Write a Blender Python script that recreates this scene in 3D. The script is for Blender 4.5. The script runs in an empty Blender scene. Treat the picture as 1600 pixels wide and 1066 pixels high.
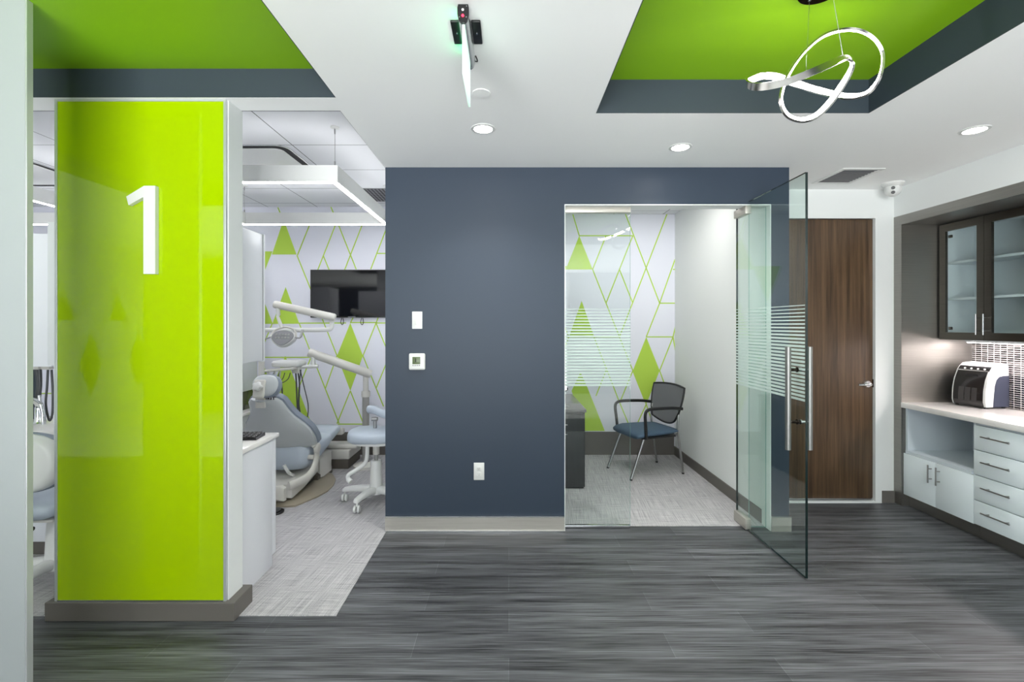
import bpy, bmesh, math, random
from mathutils import Vector, Matrix, Euler
random.seed(4)
S = bpy.context.scene
COL = S.collection
PI = math.pi

# ------------------------------------------------------------ camera, world, exposure
F, CX, CY, H = 735.0, 795.0, 508.0, 1.53          # focal length in pixels, vanishing point, eye height
cam = bpy.data.cameras.new('camera')
cam.sensor_width = 36.0
cam.lens = F / 1600 * 36.0
cam.shift_x = (800 - CX) / 1600
cam.shift_y = -(533 - CY) / 1600
cam.clip_start = 0.02
co = bpy.data.objects.new('camera', cam)
COL.objects.link(co)
co.location = (0, 0, H)
co.rotation_euler = (PI / 2, 0, 0)
S.camera = co

w = bpy.data.worlds.new('world')
S.world = w
w.use_nodes = True
# unseen daylight added behind the camera, bright below the horizon to lift the ceiling
wn, wlk = w.node_tree.nodes, w.node_tree.links
tcw, spw, rpw = wn.new('ShaderNodeTexCoord'), wn.new('ShaderNodeSeparateXYZ'), wn.new('ShaderNodeValToRGB')
wlk.new(tcw.outputs['Generated'], spw.inputs[0])
mrw = wn.new('ShaderNodeMapRange')
mrw.inputs['From Min'].default_value, mrw.inputs['From Max'].default_value = -1, 1
wlk.new(spw.outputs['Z'], mrw.inputs['Value'])
wlk.new(mrw.outputs['Result'], rpw.inputs['Fac'])
rpw.color_ramp.elements[0].position, rpw.color_ramp.elements[1].position = 0.44, 0.50
rpw.color_ramp.elements[0].color, rpw.color_ramp.elements[1].color = (0.97, 1.0, 1.0, 1), (0.13, 0.14, 0.15, 1)
wlk.new(rpw.outputs['Color'], wn['Background'].inputs[0])
wn['Background'].inputs[1].default_value = 8.0
S.view_settings.view_transform = 'Standard'
S.view_settings.look = 'None'
S.view_settings.exposure = 1.25
S.view_settings.gamma = 1.0
S.view_settings.use_curve_mapping = False
S.cycles.use_denoising = True
S.cycles.max_bounces = 10
S.cycles.transparent_max_bounces = 24
S.cycles.sample_clamp_indirect = 6.0


def lamp(name, kind, loc, power, rot=(0, 0, 0), color=(1, 1, 1), **kw):
    l = bpy.data.lights.new(name, kind)
    l.energy = power
    l.color = color
    for k, v in kw.items():
        setattr(l, k, v)
    o = bpy.data.objects.new(name, l)
    COL.objects.link(o)
    o.location = loc
    o.rotation_euler = rot
    return o


# portal for the daylight through the window opening added behind the camera
pl = lamp('fill_daylight_portal', 'AREA', (-0.8, -3.42, 1.35), 1, (-PI / 2, 0, 0), shape='RECTANGLE', size=4.2, size_y=2.6)
pl.rotation_euler = (PI / 2, 0, 0)
pl.data.cycles.is_portal = True

# ------------------------------------------------------------ materials
def lin(c):
    c = c / 255.0
    return c / 12.92 if c <= 0.04045 else ((c + 0.055) / 1.055) ** 2.4


def rgb(c):
    return (lin(c[0]), lin(c[1]), lin(c[2]), 1.0)


def new_mat(name):
    m = bpy.data.materials.new(name)
    m.use_nodes = True
    return m, m.node_tree.nodes, m.node_tree.links, m.node_tree.nodes['Principled BSDF']


def mat(name, c, rough=0.5, metal=0.0, spec=0.5, coat=0.0, emit=0.0, ecol=None, noise=0.0):
    m, N, L, b = new_mat(name)
    b.inputs['Base Color'].default_value = rgb(c)
    b.inputs['Roughness'].default_value = rough
    b.inputs['Metallic'].default_value = metal
    b.inputs['Specular IOR Level'].default_value = spec
    b.inputs['Coat Weight'].default_value = coat
    b.inputs['Coat Roughness'].default_value = 0.03
    if emit:
        b.inputs['Emission Color'].default_value = rgb(ecol or (255, 255, 255))
        b.inputs['Emission Strength'].default_value = emit
    if noise:
        g = N.new('ShaderNodeNewGeometry')
        t = N.new('ShaderNodeTexNoise')
        t.inputs['Scale'].default_value = 60
        t.inputs['Detail'].default_value = 3
        L.new(g.outputs['Position'], t.inputs['Vector'])
        bu = N.new('ShaderNodeBump')
        bu.inputs['Strength'].default_value = noise
        bu.inputs['Distance'].default_value = 0.002
        L.new(t.outputs['Fac'], bu.inputs['Height'])
        L.new(bu.outputs['Normal'], b.inputs['Normal'])
    return m


def streaks(name, c1, c2, scale, rough=0.4, metal=0.0, spec=0.5, rvar=0.0, detail=4, coat=0.0, lo=0.3, hi=0.7):
    """noise stretched by `scale` (x, y, z) between two colours: wood grain, brushed metal."""
    m, N, L, b = new_mat(name)
    g = N.new('ShaderNodeNewGeometry')
    mp = N.new('ShaderNodeMapping')
    mp.inputs['Scale'].default_value = scale
    L.new(g.outputs['Position'], mp.inputs['Vector'])
    t = N.new('ShaderNodeTexNoise')
    t.inputs['Scale'].default_value = 1.0
    t.inputs['Detail'].default_value = detail
    t.inputs['Roughness'].default_value = 0.65
    L.new(mp.outputs['Vector'], t.inputs['Vector'])
    r = N.new('ShaderNodeValToRGB')
    r.color_ramp.elements[0].position = lo
    r.color_ramp.elements[1].position = hi
    r.color_ramp.elements[0].color = rgb(c1)
    r.color_ramp.elements[1].color = rgb(c2)
    L.new(t.outputs['Fac'], r.inputs['Fac'])
    L.new(r.outputs['Color'], b.inputs['Base Color'])
    b.inputs['Metallic'].default_value = metal
    b.inputs['Specular IOR Level'].default_value = spec
    b.inputs['Coat Weight'].default_value = coat
    b.inputs['Roughness'].default_value = rough
    if rvar:
        mr = N.new('ShaderNodeMapRange')
        mr.inputs['To Min'].default_value = rough - rvar
        mr.inputs['To Max'].default_value = rough + rvar
        L.new(t.outputs['Fac'], mr.inputs['Value'])
        L.new(mr.outputs['Result'], b.inputs['Roughness'])
    return m


def plank_floor():
    m, N, L, b = new_mat('dark vinyl plank')
    g = N.new('ShaderNodeNewGeometry')
    br = N.new('ShaderNodeTexBrick')
    br.offset = 0.37
    br.inputs['Scale'].default_value = 1.0
    br.inputs['Brick Width'].default_value = 1.22
    br.inputs['Row Height'].default_value = 0.18
    br.inputs['Mortar Size'].default_value = 0.0012
    br.inputs['Color1'].default_value = (0.74, 0.74, 0.75, 1)
    br.inputs['Color2'].default_value = (1.12, 1.12, 1.12, 1)
    br.inputs['Mortar'].default_value = (1.5, 1.5, 1.5, 1)
    L.new(g.outputs['Position'], br.inputs['Vector'])
    outs = []
    for sc, d in (((0.9, 24, 1), 5), ((3.5, 150, 1), 3)):
        mp = N.new('ShaderNodeMapping')
        mp.inputs['Scale'].default_value = sc
        L.new(g.outputs['Position'], mp.inputs['Vector'])
        t = N.new('ShaderNodeTexNoise')
        t.inputs['Scale'].default_value = 1
        t.inputs['Detail'].default_value = d
        L.new(mp.outputs['Vector'], t.inputs['Vector'])
        outs.append(t.outputs['Fac'])
    add = N.new('ShaderNodeMath')
    add.operation = 'ADD'
    L.new(outs[0], add.inputs[0])
    L.new(outs[1], add.inputs[1])
    r = N.new('ShaderNodeValToRGB')
    e = r.color_ramp.elements
    mul = N.new('ShaderNodeMath')
    mul.operation = 'MULTIPLY'
    mul.inputs[1].default_value = 0.5
    L.new(add.outputs[0], mul.inputs[0])
    e[0].position, e[1].position = 0.385, 0.645
    e[0].color, e[1].color = rgb((34, 35, 38)), rgb((108, 110, 114))
    L.new(mul.outputs[0], r.inputs['Fac'])
    mx = N.new('ShaderNodeMix')
    mx.data_type = 'RGBA'
    mx.blend_type = 'MULTIPLY'
    mx.inputs['Factor'].default_value = 1.0
    L.new(r.outputs['Color'], mx.inputs[6])
    L.new(br.outputs['Color'], mx.inputs[7])
    L.new(mx.outputs[2], b.inputs['Base Color'])
    b.inputs['Roughness'].default_value = 0.42
    b.inputs['Specular IOR Level'].default_value = 0.5
    bu = N.new('ShaderNodeBump')
    bu.inputs['Strength'].default_value = 0.25
    bu.inputs['Distance'].default_value = 0.002
    L.new(mul.outputs[0], bu.inputs['Height'])
    L.new(bu.outputs['Normal'], b.inputs['Normal'])
    return m


def carpet():
    m, N, L, b = new_mat('woven carpet')
    g = N.new('ShaderNodeNewGeometry')
    outs = []
    for sc, rz in (((170, 3.5, 1), 0.10), ((6, 230, 1), 0.04), ((260, 260, 1), 0)):
        mp = N.new('ShaderNodeMapping')
        mp.inputs['Scale'].default_value = sc
        mr = N.new('ShaderNodeMapping')
        mr.inputs['Rotation'].default_value = (0, 0, rz)
        L.new(g.outputs['Position'], mr.inputs['Vector'])
        L.new(mr.outputs['Vector'], mp.inputs['Vector'])
        t = N.new('ShaderNodeTexNoise')
        t.inputs['Scale'].default_value = 1
        t.inputs['Detail'].default_value = 2
        L.new(mp.outputs['Vector'], t.inputs['Vector'])
        outs.append(t.outputs['Fac'])
    a1 = N.new('ShaderNodeMath'); a1.operation = 'ADD'
    a2 = N.new('ShaderNodeMath'); a2.operation = 'ADD'
    a3 = N.new('ShaderNodeMath'); a3.operation = 'MULTIPLY'
    L.new(outs[0], a1.inputs[0]); L.new(outs[1], a1.inputs[1])
    L.new(a1.outputs[0], a2.inputs[0]); L.new(outs[2], a2.inputs[1])
    a3.inputs[1].default_value = 1 / 3
    L.new(a2.outputs[0], a3.inputs[0])
    r = N.new('ShaderNodeValToRGB')
    e = r.color_ramp.elements
    e[0].position, e[1].position = 0.36, 0.60
    e[0].color, e[1].color = rgb((126, 125, 128)), rgb((196, 194, 196))
    L.new(a3.outputs[0], r.inputs['Fac'])
    L.new(r.outputs['Color'], b.inputs['Base Color'])
    b.inputs['Roughness'].default_value = 0.95
    b.inputs['Specular IOR Level'].default_value = 0.1
    bu = N.new('ShaderNodeBump')
    bu.inputs['Strength'].default_value = 0.4
    bu.inputs['Distance'].default_value = 0.003
    L.new(a3.outputs[0], bu.inputs['Height'])
    L.new(bu.outputs['Normal'], b.inputs['Normal'])
    return m


def mosaic():
    m, N, L, b = new_mat('metal mosaic')
    g = N.new('ShaderNodeNewGeometry')
    sep = N.new('ShaderNodeSeparateXYZ')
    cmb = N.new('ShaderNodeCombineXYZ')
    L.new(g.outputs['Position'], sep.inputs[0])
    L.new(sep.outputs['Y'], cmb.inputs['X'])
    L.new(sep.outputs['Z'], cmb.inputs['Y'])
    br = N.new('ShaderNodeTexBrick')
    br.offset = 0.0
    br.inputs['Scale'].default_value = 1.0
    br.inputs['Brick Width'].default_value = 0.05
    br.inputs['Row Height'].default_value = 0.017
    br.inputs['Mortar Size'].default_value = 0.0016
    br.inputs['Color1'].default_value = rgb((72, 68, 68))
    br.inputs['Color2'].default_value = rgb((150, 145, 145))
    br.inputs['Mortar'].default_value = rgb((235, 230, 230))
    L.new(cmb.outputs[0], br.inputs['Vector'])
    L.new(br.outputs['Color'], b.inputs['Base Color'])
    inv = N.new('ShaderNodeMath')
    inv.operation = 'SUBTRACT'
    inv.inputs[0].default_value = 1.0
    L.new(br.outputs['Fac'], inv.inputs[1])
    L.new(inv.outputs[0], b.inputs['Metallic'])
    b.inputs['Roughness'].default_value = 0.22
    bu = N.new('ShaderNodeBump')
    bu.inputs['Strength'].default_value = 0.5
    bu.inputs['Distance'].default_value = 0.002
    L.new(inv.outputs[0], bu.inputs['Height'])
    L.new(bu.outputs['Normal'], b.inputs['Normal'])
    return m


def tiles():
    """white lay-in ceiling tiles with thin dark reveals."""
    m, N, L, b = new_mat('ceiling tile')
    g = N.new('ShaderNodeNewGeometry')
    mp = N.new('ShaderNodeMapping')
    mp.inputs['Location'].default_value = (1.091 + 0.5810 * 10, -2.477 + 0.5775 * 10, 0)
    L.new(g.outputs['Position'], mp.inputs['Vector'])
    br = N.new('ShaderNodeTexBrick')
    br.offset = 0.0
    br.inputs['Scale'].default_value = 1.0
    br.inputs['Brick Width'].default_value = 0.581
    br.inputs['Row Height'].default_value = 0.5775
    br.inputs['Mortar Size'].default_value = 0.004
    br.inputs['Color1'].default_value = rgb((228, 229, 232))
    br.inputs['Color2'].default_value = rgb((228, 229, 232))
    br.inputs['Mortar'].default_value = rgb((110, 110, 112))
    L.new(mp.outputs['Vector'], br.inputs['Vector'])
    L.new(br.outputs['Color'], b.inputs['Base Color'])
    b.inputs['Roughness'].default_value = 0.9
    return m


def glass(name, tint, refl=1.0):
    m = bpy.data.materials.new(name)
    m.use_nodes = True
    N, L = m.node_tree.nodes, m.node_tree.links
    N.clear()
    out = N.new('ShaderNodeOutputMaterial')
    tr = N.new('ShaderNodeBsdfTransparent')
    tr.inputs['Color'].default_value = (*tint, 1)
    gl = N.new('ShaderNodeBsdfGlossy')
    gl.inputs['Roughness'].default_value = 0.0
    lw = N.new('ShaderNodeLayerWeight')
    lw.inputs['Blend'].default_value = 0.5
    p = N.new('ShaderNodeMath'); p.operation = 'POWER'; p.inputs[1].default_value = 5
    L.new(lw.outputs['Facing'], p.inputs[0])
    ma = N.new('ShaderNodeMath'); ma.operation = 'MULTIPLY_ADD'
    ma.inputs[1].default_value = 0.95 * refl
    ma.inputs[2].default_value = 0.045 * refl
    L.new(p.outputs[0], ma.inputs[0])
    mx = N.new('ShaderNodeMixShader')
    L.new(ma.outputs[0], mx.inputs[0])
    L.new(tr.outputs[0], mx.inputs[1])
    L.new(gl.outputs[0], mx.inputs[2])
    L.new(mx.outputs[0], out.inputs['Surface'])
    return m


def frosted():
    m = bpy.data.materials.new('frosted film')
    m.use_nodes = True
    N, L = m.node_tree.nodes, m.node_tree.links
    N.clear()
    out = N.new('ShaderNodeOutputMaterial')
    tr = N.new('ShaderNodeBsdfTransparent')
    df = N.new('ShaderNodeBsdfDiffuse')
    df.inputs['Color'].default_value = rgb((225, 238, 234))
    tl = N.new('ShaderNodeBsdfTranslucent')
    tl.inputs['Color'].default_value = rgb((225, 238, 234))
    m1 = N.new('ShaderNodeMixShader')
    m1.inputs[0].default_value = 0.5
    L.new(df.outputs[0], m1.inputs[1])
    L.new(tl.outputs[0], m1.inputs[2])
    m2 = N.new('ShaderNodeMixShader')
    m2.inputs[0].default_value = 0.75
    L.new(tr.outputs[0], m2.inputs[1])
    L.new(m1.outputs[0], m2.inputs[2])
    L.new(m2.outputs[0], out.inputs['Surface'])
    return m


def emis(name, c, s):
    m = bpy.data.materials.new(name)
    m.use_nodes = True
    N, L = m.node_tree.nodes, m.node_tree.links
    N.clear()
    out = N.new('ShaderNodeOutputMaterial')
    e = N.new('ShaderNodeEmission')
    e.inputs[0].default_value = rgb(c)
    e.inputs[1].default_value = s
    L.new(e.outputs[0], out.inputs['Surface'])
    return m


M = dict(
    white=mat('white wall paint', (228, 231, 230), 0.7, noise=0.05),
    white_ceil=mat('white ceiling paint', (248, 249, 248), 0.8),
    grey_wall=mat('pale grey wall paint', (160, 166, 167), 0.6),
    navy=mat('slate blue wall paint', (46, 58, 73), 0.5, spec=0.4, noise=0.04),
    tray_dark=mat('dark slate paint', (46, 56, 66), 0.6),
    green_paint=mat('lime ceiling paint', (132, 184, 4), 0.55),
    green_wall=mat('lime wall print', (180, 213, 74), 0.6),
    print_white=mat('white wall print', (228, 229, 238), 0.6),
    green_glass=mat('lime back painted glass', (158, 190, 0), 0.04, spec=0.5),
    plank=plank_floor(), carpet=carpet(), mosaic=mosaic(), tile=tiles(),
    steel=streaks('brushed steel', (146, 144, 140), (162, 159, 154), (2, 2, 420), 0.4, 1.0, rvar=0.06),
    steel_lt=streaks('light brushed steel', (176, 172, 165), (192, 189, 182), (3, 3, 260), 0.4, 0.55),
    steel_v=streaks('brushed steel upright grain', (112, 110, 105), (140, 137, 130), (120, 120, 3), 0.33, 1.0),
    silver=mat('silver edge trim', (206, 209, 211), 0.32, 0.55),
    alu=mat('satin aluminium', (200, 202, 204), 0.25, 1.0),
    chrome_lamp=mat('satin chrome', (176, 174, 172), 0.2, 1.0),
    chrome=mat('chrome', (225, 226, 228), 0.07, 1.0),
    dark_chrome=mat('black chrome', (70, 62, 56), 0.12, 1.0),
    base_grey=mat('grey vinyl base', (98, 94, 89), 0.45),
    base_dark=mat('dark vinyl base', (104, 101, 96), 0.5),
    wood=streaks('walnut veneer', (58, 43, 31), (108, 84, 60), (34, 34, 1.1), 0.42, detail=6, lo=0.32, hi=0.7),
    dark_wood=streaks('charcoal laminate', (22, 25, 26), (38, 41, 42), (60, 60, 1.5), 0.4),
    desk_top=mat('grey desk laminate', (104, 102, 102), 0.25),
    cab=mat('gloss pale cabinet', (236, 245, 250), 0.16, spec=0.5, coat=0.3),
    cab_in=mat('pale cabinet interior', (212, 221, 228), 0.4),
    counter=mat('white quartz', (240, 237, 235), 0.15, coat=0.3),
    cabinet_white=mat('white laminate', (224, 226, 232), 0.3),
    frame_metal=streaks('dark brushed cabinet door', (88, 86, 81), (98, 95, 90), (2, 2, 380), 0.3, 1.0),
    glass=glass('clear float glass', (0.945, 0.975, 0.965)),
    glass_door=glass('green float glass', (0.91, 0.965, 0.945)),
    glass_edge=mat('dark glass edge', (16, 34, 34), 0.1),
    glass_edge_lt=mat('pale glass edge', (150, 190, 182), 0.15),
    film=frosted(),
    black=mat('black plastic', (18, 18, 20), 0.35),
    screen=mat('dark screen', (14, 14, 18), 0.06, spec=0.6, coat=0.4),
    white_plastic=mat('white plastic', (218, 219, 217), 0.3),
    chair_plastic=mat('warm grey plastic', (206, 204, 198), 0.3),
    shell_grey=mat('cool grey moulded plastic', (186, 191, 193), 0.28),
    unit_grey=mat('mid grey enamel', (152, 150, 147), 0.35),
    handle_steel=mat('brushed handle steel', (150, 150, 148), 0.4, 1.0),
    chair_tan=mat('tan floor plate', (150, 141, 124), 0.45),
    brown=mat('brown plastic', (86, 80, 72), 0.5),
    vinyl=mat('pale blue vinyl', (178, 188, 200), 0.4),
    vinyl_dark=mat('slate blue vinyl', (130, 140, 153), 0.4),
    hose=mat('grey hose', (66, 68, 70), 0.45),
    mesh_back=mat('grey mesh fabric', (104, 106, 108), 0.7, noise=0.6),
    seat_blue=mat('blue seat fabric', (60, 82, 102), 0.7, noise=0.3),
    leg_metal=mat('silver tube', (165, 165, 164), 0.28, 1.0),
    machine_dark=mat('smoked cover', (34, 31, 32), 0.12, coat=0.3),
    machine_grey=mat('smoked grey panel', (62, 60, 60), 0.2),
    machine_blue=mat('slate side panel', (54, 59, 76), 0.35),
    lcd=mat('olive lcd', (88, 104, 66), 0.3),
    grille=mat('grey grille', (128, 128, 132), 0.5),
    dark_void=mat('dark recess', (30, 30, 32), 0.7),
    led=emis('linear led', (252, 253, 255), 15.0),
    led_fill_up=emis('added led uplight', (252, 253, 255), 3.4),
    led_pend=emis('pendant led', (255, 246, 242), 20.0),
    led_down=emis('downlight lens', (255, 252, 246), 22.0),
    led_under=emis('under cabinet led', (255, 243, 240), 19.0),
    led_green=emis('green led strip', (60, 255, 150), 3.0),
    led_red=emis('red indicator', (255, 40, 60), 4.0),
    sign_glass=mat('edge lit acrylic', (222, 240, 232), 0.25, emit=0.35, ecol=(205, 255, 225)),
    fill_panel=emis('troffer lens', (255, 253, 248), 5.0),
)


# ------------------------------------------------------------ mesh builder (world coordinates)
def P(px, py, Y):
    """the point at depth Y behind picture point (px, py)"""
    return Vector(((px - CX) * Y / F, Y, H - (py - CY) * Y / F))


def G(px, py, z=0.0):
    """the point of height z behind picture point (px, py)"""
    return P(px, py, F * (H - z) / (py - CY))


def spline(pts, n=8, closed=False):
    pts = [Vector(p) for p in pts]
    out, k = [], len(pts)
    for i in range(k if closed else k - 1):
        if closed:
            a, b, c, d = pts[i - 1], pts[i], pts[(i + 1) % k], pts[(i + 2) % k]
        else:
            a, b, c, d = pts[max(i - 1, 0)], pts[i], pts[i + 1], pts[min(i + 2, k - 1)]
        for j in range(n):
            t = j / n
            out.append(0.5 * (2 * b + (c - a) * t + (2 * a - 5 * b + 4 * c - d) * t * t + (3 * b - a - 3 * c + d) * t ** 3))
    if not closed:
        out.append(pts[-1])
    return out


class MB:
    def __init__(self, T=None):
        self.bm = bmesh.new()
        self.T = T

    def _v(self, p):
        p = Vector(p)
        return self.bm.verts.new(self.T @ p if self.T else p)

    def face(self, pts, mi=0):
        f = self.bm.faces.new([self._v(p) for p in pts])
        f.material_index = mi
        return f

    def box(self, lo, hi, mi=0, bevel=0.0, seg=2, R=None):
        """axis box lo..hi, optional bevel, optional rotation matrix about its centre"""
        lo, hi = Vector(lo), Vector(hi)
        c, s = (lo + hi) / 2, hi - lo
        t = bmesh.new()
        bmesh.ops.create_cube(t, size=1)
        bmesh.ops.scale(t, vec=s, verts=t.verts)
        if bevel:
            bmesh.ops.bevel(t, geom=list(t.edges), offset=min(bevel, 0.49 * min(abs(x) for x in s)), segments=seg, profile=0.5, affect='EDGES')
        A = Matrix.Translation(c) @ (R.to_4x4() if R else Matrix())
        self.merge(t, A, mi)
        return self

    def merge(self, t, A=Matrix(), mi=None):
        if self.T:
            A = self.T @ A
        t.verts.index_update()
        vs = [self.bm.verts.new(A @ v.co) for v in t.verts]
        for f in t.faces:
            try:
                g = self.bm.faces.new([vs[v.index] for v in f.verts])
                g.material_index = f.material_index if mi is None else mi
            except ValueError:
                pass
        t.free()

    def loft(self, rings, mi=0, caps=True, closed=False):
        R = [[self._v(p) for p in r] for r in rings]
        n = len(R[0])
        for a in range(len(R) if closed else len(R) - 1):
            A, B = R[a], R[(a + 1) % len(R)]
            for i in range(n):
                f = self.bm.faces.new((A[i], A[(i + 1) % n], B[(i + 1) % n], B[i]))
                f.material_index = mi(i) if callable(mi) else mi
        if caps and not closed:
            for r in (R[0][::-1], R[-1]):
                try:
                    self.bm.faces.new(r).material_index = mi(0) if callable(mi) else mi
                except ValueError:
                    pass
        return self

    def tube(self, pts, r, n=12, mi=0, flat=1.0, up=None, closed=False):
        pts = [Vector(p) for p in pts]
        rs = r if isinstance(r, (list, tuple)) else [r] * len(pts)
        rings, prev = [], None
        k = len(pts)
        for i, p in enumerate(pts):
            a = pts[i - 1] if (i or closed) else pts[0]
            b = pts[(i + 1) % k] if (i < k - 1 or closed) else pts[-1]
            t = (b - a).normalized()
            if prev is None:
                u = up or (Vector((0, 0, 1)) if abs(t.z) < 0.9 else Vector((1, 0, 0)))
            else:
                u = prev
            u = (u - t * u.dot(t)).normalized()
            prev = u
            v = t.cross(u)
            rings.append([p + (u * math.cos(q) * rs[i] + v * math.sin(q) * rs[i] * flat) for q in (2 * PI * j / n for j in range(n))])
        return self.loft(rings, mi, closed=closed)

    def cyl(self, a, b, r, n=24, mi=0, r2=None):
        return self.tube([a, b], [r, r if r2 is None else r2], n, mi)

    def lathe(self, c, prof, n=32, mi=0, axis='Z'):
        """prof: list of (radius, height) about the axis through c"""
        c = Vector(c)
        ax = {'Z': lambda r, q, h: Vector((r * math.cos(q), r * math.sin(q), h)),
              'Y': lambda r, q, h: Vector((r * math.cos(q), h, r * math.sin(q))),
              'X': lambda r, q, h: Vector((h, r * math.cos(q), r * math.sin(q)))}[axis]
        rings = [[c + ax(max(r, 1e-4), 2 * PI * j / n, h) for j in range(n)] for r, h in prof]
        return self.loft(rings, mi)

    def prism(self, poly, d, mi=0):
        """planar polygon pushed along vector d"""
        d = Vector(d)
        return self.loft([[Vector(p) for p in poly], [Vector(p) + d for p in poly]], mi)

    def build(self, name, mats, parent=None, smooth=35, sub=0):
        me = bpy.data.meshes.new(name)
        bmesh.ops.recalc_face_normals(self.bm, faces=self.bm.faces)
        self.bm.to_mesh(me)
        self.bm.free()
        for m in (mats if isinstance(mats, (list, tuple)) else [mats]):
            me.materials.append(M[m])
        if smooth:
            me.polygons.foreach_set('use_smooth', [True] * len(me.polygons))
            me.set_sharp_from_angle(angle=math.radians(smooth))
        o = bpy.data.objects.new(name, me)
        COL.objects.link(o)
        if parent:
            off = world_loc(parent)
            me.transform(Matrix.Translation(-off))
            o.parent = parent
        if sub:
            s = o.modifiers.new('smooth', 'SUBSURF')
            s.levels = s.render_levels = sub
        return o


def world_loc(o):
    v = Vector(o.location)
    while o.parent:
        o = o.parent
        v += Vector(o.location)
    return v


def tag(o, label, cat, group=None):
    o['label'] = label
    o['category'] = cat
    if group:
        o['group'] = group
    return o


def thing(name, loc, label, cat, group=None):
    o = bpy.data.objects.new(name, None)
    COL.objects.link(o)
    o.location = loc
    o.empty_display_size = 0.1
    return tag(o, label, cat, group)


def struct(mb, name, mats, smooth=0):
    o = mb.build(name, mats, smooth=smooth)
    o['kind'] = 'structure'
    return o


def wall(name, boxes, mats):
    m = MB()
    for b in boxes:
        m.box(b[0], b[1], b[2] if len(b) > 2 else 0)
    return struct(m, name, mats)


def sup(cx, cy, rx, ry, n=24, e=2.6):
    """superellipse in a plane: list of (a, b)"""
    out = []
    for j in range(n):
        q = 2 * PI * j / n
        c, s = math.cos(q), math.sin(q)
        out.append((cx + rx * math.copysign(abs(c) ** (2 / e), c), cy + ry * math.copysign(abs(s) ** (2 / e), s)))
    return out


# ------------------------------------------------------------ setting
ZC = 2.70            # main ceiling
YB, YW, YD = 5.54, 3.49, 4.06      # pattern wall, slate wall, corridor end wall
XO = -0.916          # left edge of the slate wall
ZT, ZO = 2.92, 2.834  # tile ceiling of the treatment rooms, office ceiling
REAR = -3.5
LX = -6.2

wall('floor', [((LX, -0.6, -0.1), (4.1, YB, 0))], 'plank')
wall('bounce_floor', [((LX, REAR, -0.1), (4.1, -0.6, 0))], 'counter')  # unseen pale floor, added to bounce light up onto the ceiling
m = MB()
m.box((LX, 2.47, 0), (XO + 0.009, YB, 0.004))
struct(m, 'carpet_floor', 'carpet')
m = MB()
m.box((-0.8, 3.575, 0), (1.955, YB, 0.004))
struct(m, 'office_floor', 'carpet')

# main ceiling around the two trays
TL = (-3.4, 0.25, -0.889, 2.42, 2.847)   # x0, y0, x1, y1, top
TR = (0.481, 0.25, 1.99, 2.60, 2.885)
wall('ceiling', [
    ((LX, REAR, ZC), (3.95, 0.25, ZC + .02)),
    ((LX, 0.25, ZC), (TL[0], 2.567, ZC + .02)),
    ((TL[0], TL[3], ZC), (TL[2], 2.567, ZC + .02)),
    ((TL[2], 0.25, ZC), (TR[0], 2.567, ZC + .02)),
    ((TR[0], TR[3], ZC), (TR[2], 4.06, ZC + .02)),
    ((TR[2], 0.25, ZC), (3.95, 4.06, ZC + .02)),
    ((XO - .004, 2.567, ZC), (TR[0], 4.06, ZC + .02)),
    ((LX, 2.555, ZC + .02), (XO - .004, 2.567, ZT)),
    ((XO - .016, 2.567, ZC + .02), (XO - .004, YB, ZT)),
], 'white_ceil')
for t in (TL, TR):
    m = MB()
    x0, y0, x1, y1, zt = t
    m.box((x0 - .02, y0 - .02, zt), (x1 + .02, y1 + .02, zt + .02), 1)
    m.box((x0 - .012, y0, ZC + .0005), (x0 + .004, y1, zt), 0)
    m.box((x1 - .004, y0, ZC + .0005), (x1 + .012, y1, zt), 0)
    m.box((x0, y0 - .012, ZC + .0005), (x1, y0 + .004, zt), 0)
    m.box((x0, y1 - .004, ZC + .0005), (x1, y1 + .012, zt), 0)
    struct(m, 'tray_ceiling', ['tray_dark', 'green_paint'])
wall('tile_ceiling', [((LX, 2.56, ZT), (XO, YB, ZT + .02))], 'tile')
wall('office_ceiling', [((-0.8, 3.6, ZO), (1.955, YB, ZO + .02))], 'tile')

# slate wall with the office opening
wall('wall_front', [
    ((XO, YW, 0), (0.413, YW + .12, ZC)),
    ((0.413, YW, 2.427), (1.947, YW + .12, ZC)),
    ((1.947, YW, 0), (2.08, YW + .12, ZC)),
    ((0.40, YW + .12, 2.427), (1.955, YW + .13, ZO), 1),
], ['navy', 'white'])
wall('trim_1', [   # white reveal of the opening
    ((0.413, YW + .002, 0), (0.419, YW + .12, 2.427)),
    ((1.941, YW + .002, 0), (1.947, YW + .12, 2.427)),
    ((0.419, YW + .002, 2.420), (1.941, YW + .12, 2.427)),
], 'white')
wall('wall_partition', [((XO, YW + .12, 0), (-0.8, YB, ZT))], 'white')
wall('wall_office_right', [((1.955, YW + .12, 0), (2.08, YB, ZO + .02))], 'white')
DL, DR, DT = 2.235, 3.149, 2.447
wall('wall_corridor', [
    ((2.08, YD, 0), (DL, YD + .1, ZC)), ((DR, YD, 0), (4.05, YD + .1, ZC)), ((DL, YD, DT), (DR, YD + .1, ZC))], 'white')
NX = 3.325           # right wall plane
wall('wall_right', [
    ((NX, REAR, 2.458), (3.95, YD, ZC)),           # bulkhead over the cabinets
    ((3.93, 2.2, 0), (4.05, YD, 2.458)),
    ((NX, REAR, 0), (4.05, 2.2, 2.458)),
], 'white')
m = MB()
m.box((LX - .1, REAR, 0), (LX, YB, ZT), 0)


def side_print(pts):       # the same lime print on the left wall
    m.prism([(LX + .0004, y, z) for y, z in pts], (.0012, 0, 0), 1)


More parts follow.
